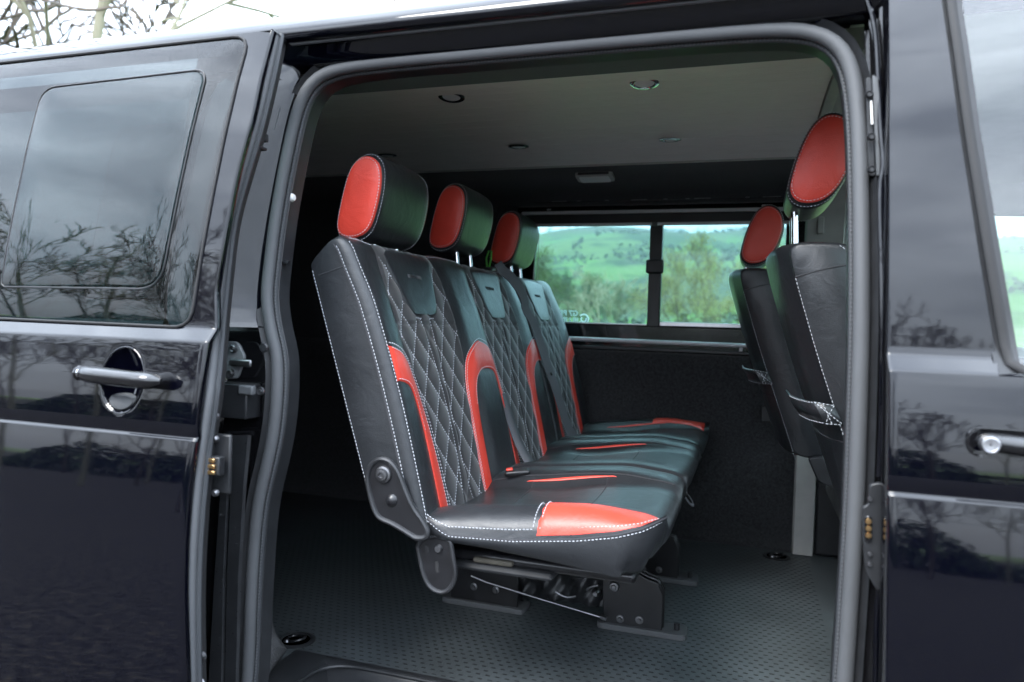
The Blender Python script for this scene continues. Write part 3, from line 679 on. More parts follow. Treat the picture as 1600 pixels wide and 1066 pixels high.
# tie-down rings sunk in the floor
def ring(x, y):
    t_ = MB(); t_.lathe([(.047, 0), (.047, .002), (.044, .004), (.037, .0044), (.034, .002), (.033, .0016)], (x, y, .0005), (0, 0, 1), 32)
    o = t_.build('tie_down_cup', 'plastic', floor)
    t_ = MB(); t_.lathe([(0, 0), (.033, 0)], (x, y, .0022), (0, 0, 1), 28); t_.build('tie_down_well', 'gloss_black', floor)
    t_ = MB(); t_.tube([(x + math.cos(a) * .023, y + math.sin(a) * .019, .006 + .004 * math.cos(a)) for a in np.linspace(0, 2 * math.pi, 24, endpoint=False)], .0035, 8, closed=True); t_.build('tie_down_ring', 'black_steel', floor)
    t_ = MB(); t_.lathe([(0, .007), (.005, .006), (.0075, .003), (.008, 0)], (x - .014, y - .018, .0028), (0, 0, 1), 14); t_.build('tie_down_bolt', 'steel', floor)
ring(-.152, .312); ring(.993, 1.512)

# ---- lining of the far side, with its window opening
WX0, WX1, WZ0, WZ1 = -.02, 1.015, .775, 1.255
def wall(name, m, x0, x1, pr_, parent=van):
    mb = MB(); mb.grid(lambda x, k: (x, pr_[k][0], pr_[k][1]), list(np.linspace(x0, x1, 12)), range(len(pr_))); return mb.build(name, m, parent, angle=50)
low = [(1.590, 0), (1.588, .02), (1.582, .05), (1.590, .10), (1.600, .35), (1.598, .60), (1.592, .69), (1.600, .700)]
far = wall('far_side_lining', 'carpet', -1.6, 1.06, low); lab(far, 'black carpeted lining under the far window')
up_ = [(1.615, 1.262), (1.575, 1.256), (1.555, 1.262), (1.530, 1.290), (1.480, 1.318), (1.40, 1.336), (1.285, 1.347)]
hl = wall('far_headliner', 'headliner', -1.6, 1.06, up_)
wall('far_rear_lining', 'carpet', -1.6, WX0, [(1.600, .69), (1.60, .8), (1.575, 1.1), (1.555, 1.265)])
wall('far_pillar_lining', 'carpet', WX1, 1.06, [(1.600, .69), (1.60, .8), (1.575, 1.1), (1.555, 1.265)])
mb = MB(); mb.bx(-1.6, 1.95, 1.745, 1.765, -.35, .76); mb.bx(-1.6, 1.95, 1.64, 1.70, 1.262, 1.40); mb.bx(-1.6, WX0, 1.72, 1.74, .76, 1.262); mb.bx(WX1, 1.15, 1.72, 1.74, .76, 1.262)
mb.build('far_body_side', 'paint', van)
# sill ledge, window frame, panes
yw = 1.635
mb = MB(); mb.bx(WX0 - .01, WX1 + .01, 1.600, 1.745, .690, .7035); mb.build('window_ledge', 'gloss_black', van, bevel=.003)
mb = MB(); mb.bx(-.02, 1.03, 1.588, 1.598, .7035, .716); mb.build('ledge_trim', 'plastic', van, bevel=.003)
fr_ = MB()
gx0, gx1, gz0, gz1 = .035, .985, .800, 1.196
fr_.bx(WX0, WX1, yw - .012, yw + .02, .7035, gz0); fr_.bx(WX0, WX1, yw - .012, yw + .02, gz1, 1.262); fr_.bx(WX0, gx0, yw - .012, yw + .02, gz0, gz1); fr_.bx(gx1, WX1, yw - .012, yw + .02, gz0, gz1)
wfr = fr_.build('window_frame', 'gloss_black', van, bevel=.004); lab(wfr, 'black frame of the far sliding window')
px_ = .519
mb = MB(); mb.bx(gx0, px_, yw + .004, yw + .009, gz0, gz1); mb.build('window_pane', 'glass_tint', wfr)
mb = MB(); mb.bx(px_, gx1, yw + .011, yw + .016, gz0, gz1); mb.build('window_pane', 'glass_tint', wfr)
mb = MB(); mb.bx(px_ - .024, px_ + .024, yw - .018, yw + .018, gz0 - .004, gz1); mb.build('window_post', 'plastic', wfr, bevel=.004)
mb = MB(); mb.bx(px_ - .034, px_ + .034, yw - .034, yw - .016, 1.0, 1.055); mb.build('window_catch', 'plastic', wfr, bevel=.008)
mb = MB(); mb.tube([(gx0 + .012, yw - .002, gz0), (gx0 + .012, yw - .002, gz1)], .0012, 6); mb.build('pane_edge', 'rubber', wfr)
mb = MB(); mb.bx(gx0, px_ - .024, yw - .010, yw + .003, gz0 - .001, gz0 + .006); mb.build('glass_channel', 'alu', wfr, bevel=.001)
mb = MB(); mb.bx(px_ + .024, gx1, yw - .012, yw + .009, gz0 - .002, gz0 + .017); mb.build('glass_channel', 'alu', wfr, bevel=.002)
# roller-blind rails
mb = MB(); mb.bx(-.015, 1.03, 1.585, 1.60, 1.228, 1.241); mb.build('blind_rail', 'alu_matt', van, bevel=.002)
mb = MB(); mb.bx(0.0, 1.03, 1.590, 1.608, 1.192, 1.228); mb.build('blind_cassette', 'plastic', van, bevel=.003)
mb = MB(); mb.bx(.01, px_ - .012, 1.584, 1.600, 1.181, 1.192); mb.build('blind_pull_bar', 'alu_matt', van, bevel=.002)
mb = MB(); mb.bx(px_ + .006, 1.03, 1.584, 1.600, 1.181, 1.192); mb.build('blind_pull_bar', 'alu_matt', van, bevel=.002)
mb = MB(); mb.bx(px_ - .013, px_ + .007, 1.582, 1.602, 1.179, 1.193); mb.build('blind_joint', 'plastic_grey', van, bevel=.002)
mb = MB(); mb.tube([(-.01, 1.575, .741), (1.0, 1.575, .737)], .0085, 10, flat=1.); mb.build('blind_lower_rail', 'alu_matt', van)
mb = MB(); mb.bx(.838, .852, 1.568, 1.60, .716, .733); mb.build('rail_bracket', 'steel', van, bevel=.002)
for x in (.10, .905):
    mb = MB(); mb.tube([(x - .008, 1.582, 1.247), (x + .008, 1.582, 1.247)], .003, 8); mb.build('rail_clip', 'alu', van)
# slot with clips above the blind
mb = MB(); mb.bx(.05, 1.0, 1.548, 1.562, 1.268, 1.276); mb.build('blind_slot', 'gloss_black', van, bevel=.002)
for k, x in enumerate((.12, .22, .33, .43, .55, .63, .66, .70, .84, .9)):
    mb = MB(); mb.bx(x, x + (.015 if k % 3 else .06), 1.545, 1.549, 1.271, 1.2735); mb.build('slot_clip', 'steel', van)
# interior lamp in the headliner, power socket low on the lining
lx = bp(930, 272, 1, 1.49); mb = MB()
lx = bp(930, 273, 1, 1.385)
mb.prism(rrect([(lx[0] - .068, 1.350), (lx[0] + .068, 1.350), (lx[0] + .068, 1.420), (lx[0] - .068, 1.420)], .014, 5), lambda u, v, h: (u, v, 1.338 - h - (v - 1.385) * .15), 0, .016)
ilamp = mb.build('courtesy_lamp', 'cab_trim', van, bevel=.004)
mb = MB(); mb.prism(rrect([(lx[0] - .054, 1.358), (lx[0] + .054, 1.358), (lx[0] + .054, 1.412), (lx[0] - .054, 1.412)], .01, 4), lambda u, v, h: (u, v, 1.3215 - h - (v - 1.385) * .15), 0, .003); mb.build('lamp_lens', 'lens', ilamp)
mb = MB(); mb.prism(rrect([(lx[0] - .056, -.0045), (lx[0] + .056, -.0045), (lx[0] + .056, .0045), (lx[0] - .056, .0045)], .003, 3), lambda u, v, h: (u, 1.3500 - h, 1.335 + v), 0, .0012); mb.build('lamp_slot', 'plastic', ilamp)
sx = bp(1200, 648, 1, 1.59); mb = MB(); mb.prism(rrect([(sx[0] - .024, sx[2] - .027), (sx[0] + .03, sx[2] - .027), (sx[0] + .03, sx[2] + .03), (sx[0] - .024, sx[2] + .03)], .006, 4), lambda u, v, h: (u, 1.598 - h, v), 0, .012); mb.build('power_socket', 'plastic', van, bevel=.003)
# sticker on the outside of the far glass: reads the right way round from outside
def text_part(body, size, x, z, y, parent, name, bold=.004):
    cu = bpy.data.curves.new(name, 'FONT'); cu.body = body; cu.size = size; cu.offset = bold * size; cu.extrude = .0002; cu.align_x = 'LEFT'
    ob = bpy.data.objects.new(name, cu); COL.objects.link(ob)
    bpy.context.view_layer.update()
    me = bpy.data.meshes.new_from_object(ob.evaluated_get(bpy.context.evaluated_depsgraph_get()))
    bpy.data.objects.remove(ob); me.materials.clear(); me.materials.append(MATS['decal'])
    me.transform(Matrix.Translation((x, y, z)) @ Matrix(((-1, 0, 0, 0), (0, 0, 1, 0), (0, 1, 0, 0), (0, 0, 0, 1))))
    me.name = name
    o = bpy.data.objects.new(name, me); COL.objects.link(o); o.parent = parent; o.matrix_parent_inverse = PINV.get(parent.name, Matrix.Identity(4)); return o
yst = yw + .0102
s1 = bp(903, 493, 1, yst); s2 = bp(903, 506, 1, yst); sg = bp(912, 498, 1, yst)
lab(text_part('G7 BRAZIL', .030, s1[0], s1[2] - .002, yst, wfr, 'sticker_text', .045), 'white sticker lettering seen reversed through the glass')
text_part('JIU JITSU', .030, s2[0], s2[2] + .003, yst, wfr, 'sticker_text', .045)
mb = MB()
for (r0, r1, a0, a1) in ((.022, .016, 40, 330), (.013, .008, 150, 400)):
    mb.grid(lambda a, r: (sg[0] - math.cos(a) * r, yst, sg[2] - .002 + math.sin(a) * r), np.radians(np.linspace(a0, a1, 26)), [r0, r1])
mb.build('sticker_emblem', 'decal', wfr)

# ---- ceiling of narrow boards, spotlights, black borders
zc = lambda y: 1.383 - .034 * ((y - .84) / .46) ** 2
CY0, CY1, CX0, CX1 = .375, 1.285, -1.55, 1.03
mb = MB(); mb.grid(lambda x, y: (x, y, zc(y) + .006), [CX0, CX1], np.linspace(CY0 - .02, CY1 + .02, 14)); ceil_ = mb.build('ceiling', 'ceiling', van); lab(ceil_, 'pale vinyl boarded ceiling')
ny = 13; bw = (CY1 - CY0) / ny
for k in range(ny):
    y0, y1 = CY0 + k * bw, CY0 + (k + 1) * bw - .0018
    mb = MB(); mb.grid(lambda x, y: (x, y0 + (y1 - y0) * y, zc(y0 + (y1 - y0) * y) + (.0012 if y in (0, 1) else 0)), [CX0, -.8, 0, .6, CX1], [0, .012, .5, .988, 1]); mb.build('board', 'ceiling', ceil_)
mb = MB(); mb.tube([(x, CY1 + .003, zc(CY1) - .001) for x in (CX0, CX1)], .0045, 8); mb.build('ceiling_edge_trim', 'cab_trim', ceil_)
def downlight(x, y, rim):
    z = zc(y); nrm_ = (0, 2 * .034 * (y - .84) / .46 ** 2, -1)
    m = MB(); m.lathe([(.034, 0), (.034, .0028), (.031, .0045), (.025, .0045), (.0225, .0025)], (x, y, z), nrm_, 28)
    o = m.build('ceiling_light', rim, van)
    m = MB(); m.lathe([(0, .0042), (.012, .0040), (.0225, .0026)], (x, y, z), nrm_, 24); m.build('lens', 'lens', o)
for k, (x, y) in enumerate(((.135, .508), (.622, .508), (.132, 1.074), (.620, 1.078), (-.362, 1.10), (-.36, .508))):
    downlight(x, y, 'chrome' if k in (1, 3) else 'gloss_black')
nh = [(.385, zc(.375) + .001), (.34, 1.338), (.28, 1.322), (.2, 1.304), (.12, 1.288), (.05, 1.275), (.014, 1.262)]
wall('near_headliner', 'headliner', -1.6, 1.06, nh)
# near and rear lining, closing the load space
wall('near_rear_lining', 'carpet', -1.6, -.09, [(.02, -.0), (.0, .3), (.0, .7), (.03, 1.1), (.05, 1.28)])
mb = MB(); mb.bx(-1.62, -1.60, -.02, 1.64, -.02, 1.40); mb.build('rear_lining', 'carpet', van)

# ---- cab: pale trim beyond the load space
mb = MB(); mb.grid(lambda x, k: (x, [-.02, .2, .84, 1.45, 1.62][k], [1.30, 1.365, 1.39, 1.365, 1.29][k]), [CX1 + .004, 1.2, 1.6, 2.28], range(5)); mb.build('cab_headliner', 'cab_trim', van)
mb = MB(); mb.grid(lambda y, k: (CX1 + [.0, .004, .02, .03][k], y, zc(y) + [.012, -.004, -.006, -.002][k]), np.linspace(.30, 1.34, 14), range(4)); mb.build('ceiling_end_trim', 'cab_trim', van)
mb = MB(); CP = [(1.045, 1.592), (1.046, 1.562), (1.050, 1.556), (1.112, 1.556), (1.116, 1.562), (1.117, 1.60)]
CPz = [0.004, .3, .7, .8, 1.0, 1.15, 1.27, 1.31]; CPo = [0, .0, .0, .0, -.012, -.025, -.05, -.08]
mb.grid(lambda z, k: (CP[k][0] + (0.055 if z > .75 and k > 2 else 0), CP[k][1] + float(np.interp(z, CPz, CPo)), z), CPz, range(len(CP)), 0); mb.build('far_pillar_trim', 'cab_trim', van, angle=50)
q = bp(1282, 352, 1, 1.52); mb = MB(); mb.prism(rrect([(q[0] - .010, q[2] - .03), (q[0] + .012, q[2] - .03), (q[0] + .012, q[2] + .03), (q[0] - .010, q[2] + .03)], .004, 4), lambda u, v, h: (u, 1.54 - h, v), 0, .02); mb.build('belt_guide', 'cab_trim', van, bevel=.003)
mb = MB(); fw = [(1.185, 1.15), (1.195, .86), (1.26, .79), (1.9, .76), (1.9, 1.19), (1.24, 1.21)]
fo = resample(rrect(fw, [.04, .05, .05, .02, .02, .05], 8), 100, True); fcn = fo.mean(0); fout = []
for p in fo:
    d = p - fcn; t_ = min(abs((v_ - fcn[a_]) / d[a_]) if abs(d[a_]) > 1e-9 and (v_ - fcn[a_]) / d[a_] > 0 else 9 for a_, v_ in ((0, 1.15), (0, 1.97), (1, .0), (1, 1.30))); fout.append(fcn + d * t_)
yfd = lambda z: float(np.interp(z, [0, .75, 1.3], [1.61, 1.61, 1.55]))
mb.grid(lambda i, t_: (lambda q_: (q_[0], yfd(q_[1]) + (.03 if t_ == 0 else 0), q_[1]))(fo[i] * (1 - t_) + fout[i] * t_), range(len(fo)), [0, .08, .5, 1], closeu=True); fdr = mb.build('far_front_door', 'cab_trim', van, angle=50)
mb = MB(); mb.fan(fo, lambda u, v, h: (u, yfd(v) + .028, v), ((1, 0), (.5, 0))); mb.build('window_glass', 'glass_front', fdr)
mp_ = bp(1600, 520, 1, 1.95); mb = MB(); mb.fan(resample(rrect([(mp_[0] - .01, mp_[2] + .11), (mp_[0] + .16, mp_[2] + .13), (mp_[0] + .17, mp_[2] - .10), (mp_[0] + .02, mp_[2] - .11)], .06, 6), 40, True), lambda u, v, h: (u - h * .3, 1.95 - h, v), ((1, 0), (1, .03), (.94, .05), (.6, .06))); mb.tube([(mp_[0] + .12, 1.94, mp_[2] - .07), (mp_[0] + .14, 1.72, mp_[2] - .14)], .02, 8); mb.build('door_mirror', 'gloss_black', fdr)
mb = MB(); mb.bx(1.119, 1.95, 1.572, 1.600, .004, .735); mb.build('door_card', 'plastic', fdr, bevel=.01)
# cab floor step and boxes the front seats stand on
mb = MB(); mb.bx(1.22, 1.9, .26, .70, .004, .20); mb.build('seat_box', 'carpet', van, bevel=.01)
mb = MB(); mb.bx(1.20, 1.9, 1.02, 1.46, .004, .20); mb.build('seat_box', 'carpet', van, bevel=.01)
mb = MB(); mb.bx(1.08, 1.118, -.03, .58, -.02, .12); mb.build('cab_step_trim', 'plastic', van, bevel=.006)
mb = MB(); mb.bx(2.1, 2.75, -.02, 1.66, -.2, .62); mb.build('dashboard', 'plastic', van, bevel=.05)
mb = MB(); mb.grid(lambda y, t_: (2.29 + .5 * t_, y, 1.40 - .02 * ((y - .83) / .8) ** 2 - .72 * t_), np.linspace(.02, 1.64, 9), [0, .5, 1]); mb.build('windscreen', 'glass_front', van)
# ================================================================== the three-seat bench
BY0, BY1 = .030, 1.510
PITCH = (BY1 - BY0) / 3
CEN = [BY0 + PITCH * (k + .5) for k in range(3)]
bench = thing('bench_seat', (.45, .77, 0), 'black leather three-seat bench with red accents and white diamond stitching', 'bench seat')
P0 = np.array([.30, 0, .41]); EV = np.array([-.175, 0, .545]); BL = float(np.linalg.norm(EV)); EV /= BL; EN = np.array([EV[2], 0, -EV[0]])
def er(d, r):
    if d >= r: return 0.
    d = max(d, 0.); return r - math.sqrt(max(0, r * r - (r - d) ** 2))
def BH(y, v):
    s_ = min(abs(y - c) for c in CEN)
    h = .017 * sstep(s_, .12, .20) * (1 - .5 * sstep(v, .42, .55)) + .012 * math.sin(math.pi * min(1, max(0, v / BL)))
    h -= er(min(y - BY0, BY1 - y), .024)
    h -= .8 * er(BL + .012 - v, .045)
    for yy, dd in ((BY0 + 2 * PITCH, .012),): h -= dd * math.exp(-((y - yy) / .006) ** 2)
    return h
def BS(y, v, h=0.):
    return P0 + EV * v + EN * (BH(y, v) + h) + np.array([0, y, 0])
ysmp = sorted(set([BY0 + d for d in (0, .001, .003, .006, .010, .015, .02, .024)] + [BY1 - d for d in (0, .001, .003, .006, .010, .015, .02, .024)] + list(np.linspace(BY0 + .03, BY1 - .03, 120)) + [BY0 + 2 * PITCH + d for d in (-.012, -.006, -.003, 0, .003, .006, .012)]))
vsmp = list(np.linspace(-.02, .50, 30)) + [.52, .53, .54, .55, .557, .563, .568, .573, .578, .581, .583]
BT = .092
def loop_pt(i, v):
    n_ = len(ysmp)
    def fin(y, hh):
        k = min(1.15, max(0, -hh - .012) / BT)
        ve = v - .05 * k * sstep(v, .47, .575) + .075 * k * (1 - sstep(v, -.02, .14))
        return P0 + EV * ve + EN * hh + np.array([0, y, 0])
    if i < n_: return fin(ysmp[i], BH(ysmp[i], v))
    bk = [(BY1, -BT * .45), (BY1, -BT * .8), (BY1 - .006, -BT * .97), (BY1 - .03, -BT - .004), ((BY0 + BY1) / 2, -BT - .012), (BY0 + .03, -BT - .004), (BY0 + .006, -BT * .97), (BY0, -BT * .8), (BY0, -BT * .45)]
    return fin(*bk[i - n_])
NL = len(ysmp) + 9
mb = MB(); mb.grid(loop_pt, range(NL), vsmp, closeu=True)
for v in (vsmp[0], vsmp[-1]): mb.add([loop_pt(i, v) for i in range(NL)], [tuple(range(NL))])
back = mb.build('backrest', 'leather', bench, angle=48)

# red hockey-stick panels; each gap between seats makes one arch
RA = [(.2475, .347), (.21, .340), (.172, .320), (.150, .296), (.130, .25), (.117, .17), (.109, .08), (.104, -.012)]
RB = [(.2475, .273), (.215, .271), (.186, .260), (.170, .236), (.160, .20), (.154, .15), (.151, .08), (.149, -.012)]
ra = smooth(RA, 60, 3); rb = smooth(RB, 60, 3)
st_b = MB()
for c in CEN:
    for sg in (-1, 1):
        mb = MB()
        W = [0, .03, .08, .5, .92, .97, 1]; HH = [-.001, .0018, .0030, .0034, .0030, .0018, -.001]
        mb.grid(lambda i, k: BS(min(BY1 - .012, max(BY0 + .012, c + sg * (ra[i][0] * (1 - W[k]) + rb[i][0] * W[k]))), ra[i][1] * (1 - W[k]) + rb[i][1] * W[k], HH[k]), range(60), range(len(W)))
        mb.build('red_panel', 'leather_red', back)
        for A, off, h_ in ((ra, .0045, .0034), (ra, -.004, .0030), (rb, .0045, .0022)):
            pts = []
            for i in range(len(A)):
                t0 = A[max(0, i - 1)]; t1 = A[min(len(A) - 1, i + 1)]; d = t1 - t0; d /= np.linalg.norm(d); nn = np.array([-d[1], d[0]]) * (1 if A is rb else -1)
                q = A[i] + nn * off * (-1 if A is rb else 1)
                if not BY0 + .014 < c + sg * q[0] < BY1 - .014: continue
                pts.append(BS(min(BY1 - .001, max(BY0 + .001, c + sg * q[0])), q[1], h_))
            if A is rb: pts = pts[:26]
            stitches(st_b, pts, EN, r=.00056)
# quilted centre panels
AQ, BQ = .036, .046
def tq(v): return float(np.interp(v, [-.02, .08, .17, .25, .298, .32, .40, .5, .55, .575], [.101, .106, .114, .127, .146, .150, .156, .152, .140, .130]))
def cl(v): return float(np.interp(v, [-.02, .03, .09, .18, .28, .36, .42], [.030, .018, .010, .008, .012, .018, .026]))
def puff(s_, v):
    a = abs(math.sin(math.pi * (s_ / AQ + v / BQ) / 2)); b_ = abs(math.sin(math.pi * (s_ / AQ - v / BQ) / 2))
    h = .0062 * (a * b_) ** .5
    e = min(1, abs(abs(s_) - cl(v)) / .006) if v < .41 else 1
    h *= e
    h *= min(1, (tq(v) - abs(s_)) / .008) if tq(v) > abs(s_) else 0
    h *= min(1, abs(v - .392) / .004)
    return h
for c in CEN:
    mb = MB(); vv = [v for v in np.linspace(-.018, .570, 148)]
    mb.grid(lambda v, u: BS(c + u * tq(v), v, .0006 + puff(u * tq(v), v)), vv, list(np.linspace(-1, 1, 71)))
    mb.build('quilted_panel', 'suede', back, angle=180)
    # quilting thread
    for sg in (-1, 1):
        for k in range(-16, 22):
            pts = []
            for v in np.linspace(-.015, .545, 200):
                s_ = sg * AQ * (v / BQ + 2 * k)
                ok = abs(s_) < tq(v) - .003 and abs(s_) > (cl(v) if v < .41 else 0)
                if v > .405 and abs(s_) < float(np.interp(v, [.405, .43, .55], [.060, .078, .118])): ok = False
                if ok: pts.append(BS(c + s_, v, .0012))
                else:
                    if len(pts) > 3: stitches(st_b, pts, EN, r=.00060)
                    pts = []
            if len(pts) > 3: stitches(st_b, pts, EN, r=.00060)
        stitches(st_b, [BS(c + sg * cl(v), v, .0012) for v in np.linspace(-.015, .41, 80)], EN, r=.00060)
    mb = MB(); mb.tube([BS(c + u * tq(.392), .392, .0006) for u in np.linspace(-1, 1, 30)], .0012, 6); mb.build('cross_seam', 'thread_dark', back)
    # smooth padded tab at the head of each seat, with an embossed row of marks
    to = [(c - .122, .560), (c - .112, .53), (c - .095, .48), (c - .078, .432), (c - .066, .416), (c - .045, .411), (c, .410), (c + .045, .411), (c + .066, .416), (c + .078, .432), (c + .095, .48), (c + .112, .53), (c + .122, .560)]
    to = resample(smooth(to + [(c, .566)], 90, 2, True), 90, True)
    mb = MB(); mb.fan(to, lambda u, v, h: BS(u, v, h), ((1, .0005), (.985, .004), (.95, .0068), (.85, .0078), (.6, .0080), (.3, .0080)), 0, (c, .48)); tab = mb.build('head_tab', 'leather', back)
    stitches(st_b, [BS(c + (p[0] - c) * 1.05, p[1] - .005, .002) for p in to if p[1] < .53], EN, r=.00060, L=.0035)
    mb = MB(); rg = random.Random(5)
    for k in range(8):
        yy = c - .032 + k * .0086; v0 = .497
        for j in range(2):
            mb.tube([BS(yy + j * .004, v0 + rg.uniform(0, .003), .0082), BS(yy + j * .004 + rg.uniform(-.001, .002), v0 + .010, .0082)], .0005, 5)
        if k % 2: mb.tube([BS(yy, v0 + rg.uniform(0, .01), .0082), BS(yy + .004, v0 + rg.uniform(0, .01), .0082)], .0005, 5)
    mb.build('embossing', 'leather', back)
# side and edge seams
for off in (.0055,):
    stitches(st_b, [P0 + EV * v + EN * (BH(BY0, min(v, BL)) - off + .003) + np.array([0, BY0 - .0002, 0]) for v in np.linspace(.01, BL - .01, 120)], (0, -1, 0), r=.00056, lift=.0009)
stitches(st_b, [BS(BY0 + .012, v, .0005) for v in np.linspace(.0, BL - .01, 120)], EN + np.array([0, -.9, 0]), r=.00056, lift=.0009)
stitches(st_b, [P0 + EV * v - EN * (BT * .93) + np.array([0, BY0 + .002, 0]) for v in np.linspace(.055, BL - .04, 120)], (-.5, -1, 0), r=.00056, lift=.0009)
stitches(st_b, [BS(y, BL - .003, .0004) for y in np.linspace(BY0 + .02, BY1 - .03, 200)], EN + EV, r=.00056)
stuff(st_b.build('stitching', 'stitch', back, flat=True), 'white thread stitching of the backrest')
mb = MB(); mb.tube([P0 + EV * v + EN * (BH(BY0, min(v, BL)) - .006) + np.array([0, BY0 - .0005, 0]) for v in np.linspace(0, BL - .01, 40)], .0022, 6); mb.build('seam_welt', 'thread_dark', back)
mb = MB(); mb.tube([P0 + EV * .515 + EN * (BH(BY0, .515) * k - BT * .9 * (1 - k)) + np.array([0, BY0 - .0002, 0]) for k in np.linspace(.12, 1, 12)], .0012, 6); mb.build('side_seam', 'thread_dark', back)

# ---- seat cushions
XR, XF = .285, .752
sx_ = np.array([bp(px, py, 1, .04) for px, py in ((663, 806), (700, 836), (800, 843), (900, 840), (960, 833), (1000, 824), (1030, 807), (1040, 797))])
bx_ = np.array([bp(px, py, 1, .045) for px, py in ((660, 842), (700, 848), (760, 858), (850, 877), (900, 888), (960, 902), (1000, 906))])
def seamz(x): return float(np.interp(x, sx_[:, 0], sx_[:, 2]))
def botz(x): return float(np.interp(x, bx_[:, 0], bx_[:, 2]))
def ctop(x, s_):
    base = .418 + .026 * sstep(x, .33, .66)
    return base + (.026 * sstep(abs(s_), .11, .18) * (1 - .35 * sstep(x, .60, .72))) - .010 * math.exp(-((x - .47) / .10) ** 2) * (1 - sstep(abs(s_), .10, .17)) - .014 * math.exp(-((x - .30) / .05) ** 2)
st_c = MB()
cush = []
for k in range(3):
    ya, yz = BY0 + k * PITCH, BY0 + (k + 1) * PITCH; c = CEN[k]
    na = 'end' if k == 0 else 'mid'; nb = 'end' if k == 2 else 'mid'
    if na == 'mid': ya += .0012
    if nb == 'mid': yz -= .0012
    else: yz -= .0
    if na == 'end': ya += .008
    rr = .075
    def plan(x, side, ya=ya, yz=yz, na=na, nb=nb):
        e = (ya if side < 0 else yz); kind = na if side < 0 else nb
        if kind == 'end':
            d = max(0, x - (XF - rr)); o = rr - math.sqrt(max(0, rr * rr - d * d)); d2 = max(0, (XR + .05) - x); o = max(o, .05 - math.sqrt(max(0, .0025 - d2 * d2)))
            return e - side * o
        d = max(0, x - (XF - .02)); o = .02 - math.sqrt(max(0, .0004 - d * d)); return e - side * o
    def CT(x, u, h=0., c=c, na=na, nb=nb, plan=plan):
        y0, y1 = plan(x, -1), plan(x, 1); y = y0 + (y1 - y0) * u
        zt = ctop(min(x, XF), y - c)
        def f(d, r): return math.sqrt(max(0, 1 - (1 - min(1, max(0, d) / r)) ** 2))
        zn = (seamz(x) if na == 'end' else zt - .022); zf_ = (seamz(x) if nb == 'end' else zt - .022)
        z = zt - (zt - zn) * (1 - f(y - y0, .06 if na == 'end' else .022)) - (zt - zf_) * (1 - f(y1 - y, .06 if nb == 'end' else .022))
        z -= (.024) * (1 - f(XF - x, .06)) + .02 * (1 - f(x - XR, .03))
        return np.array([x, y, z + h])
    us = [0, .004, .012, .025, .045, .07, .1] + list(np.linspace(.13, .87, 26)) + [.9, .93, .955, .975, .988, .996, 1]
    xs_ = [XR, XR + .003, XR + .01, XR + .02, XR + .035] + list(np.linspace(XR + .05, XF - .08, 26)) + [XF - d for d in (.065, .05, .038, .027, .018, .011, .006, .003, .001)]
    mb = MB(); mb.grid(lambda x, u: CT(x, u), xs_, us)
    per = [CT(x, 0) for x in xs_] + [CT(xs_[-1], u) for u in us[1:-1]] + [CT(x, 1) for x in xs_[::-1]]
    cc = np.array([(XR + XF) / 2, c, 0])
    def skirt(i, t_, per=per, cc=cc):
        p = per[i]; zb = botz(min(p[0], .74)) + (.02 if p[0] > .735 else 0); inw = cc - p; inw[2] = 0; inw /= np.linalg.norm(inw)
        bul = .004 * math.sin(math.pi * t_) - .03 * t_ ** 2 * (1 if p[0] > .7 else .35)
        q = p - inw * bul; q[2] = p[2] + (zb - p[2]) * t_; return q
    mb.grid(skirt, range(len(per)), [0, .04, .15, .35, .6, .8, .92, 1])
    nb_ = len(per); mb.add([skirt(i, 1) for i in range(nb_)], [tuple(range(nb_))])
    cu = mb.build('seat_cushion', 'leather', bench, angle=62); cush.append((cu, CT, plan))
    # seams across the cushion
    for xs0, bow in ((.405, .012), (.575, .016)):
        mb = MB(); mb.tube([CT(xs0 + bow * math.sin(math.pi * u), u, .0) for u in np.linspace(.22, .80, 24)], .0012, 6); mb.build('cushion_seam', 'thread_dark', cu)
    for u0 in (.225, .80):
        mb = MB(); mb.tube([CT(x, u0 + .02 * math.sin((x - .3) * 7), 0) for x in np.linspace(.30, .735, 40)], .0011, 6); mb.build('cushion_seam', 'thread_dark', cu)
    # red bolster pieces
    def bol(u0f, u1f, x0, x1, name='red_bolster', m='leather_red', CT=CT, cu=cu, n=34):
        X = np.linspace(x0, x1, n); Wk = [0, .03, .1, .3, .5, .7, .9, .97, 1]; Hk = [0, .0016, .0024, .0026, .0026, .0026, .0024, .0016, 0]
        mb = MB(); mb.grid(lambda x, w: (lambda u, h: CT(x, u, h) - np.array([0, h * 1.3 * (1 - sstep(u, .02, .12)), 0]))(u0f(x) + (u1f(x) - u0f(x)) * Wk[w], (Hk[w] if w else .0008) if x0 + .003 < x < x1 - .003 else 0), X, range(9)); return mb.build(name, m, cu, angle=70)
    if k == 0:
        inn = lambda x: float(np.interp(x, [.45, .55, .64, .70, .73, .748], [.245, .240, .232, .215, .190, .165]))
        bol(lambda x: .0007, inn, .530, .7475)
        stitches(st_c, [CT(x, .006, .0026) for x in np.linspace(.534, .744, 60)], (0, -.6, 1), r=.00056)
        stitches(st_c, [CT(x, .006, .0008) for x in np.linspace(.30, .526, 60)], (0, -.6, 1), r=.00056)
        stitches(st_c, [CT(.536, u, .0028) for u in np.linspace(.03, .22, 26)], (0, -.3, 1), r=.00056)
        stitches(st_c, [CT(.522, u, .0006) for u in np.linspace(.01, .24, 26)], (0, -.3, 1), r=.00056)
        stitches(st_c, [CT(x, .238 - .02 * (x - .4), .0008) for x in np.linspace(.42, .60, 40)], (0, 0, 1), r=.00044)
        stitches(st_c, [skirt(i, .10) for i in range(0, len(xs_) - 2)], (0, -1, .2), r=.00056, lift=.001)
        mb = MB(); mb.tube([skirt(i, .05) for i in range(0, len(xs_))], .002, 6); mb.build('cushion_welt', 'thread_dark', cu)
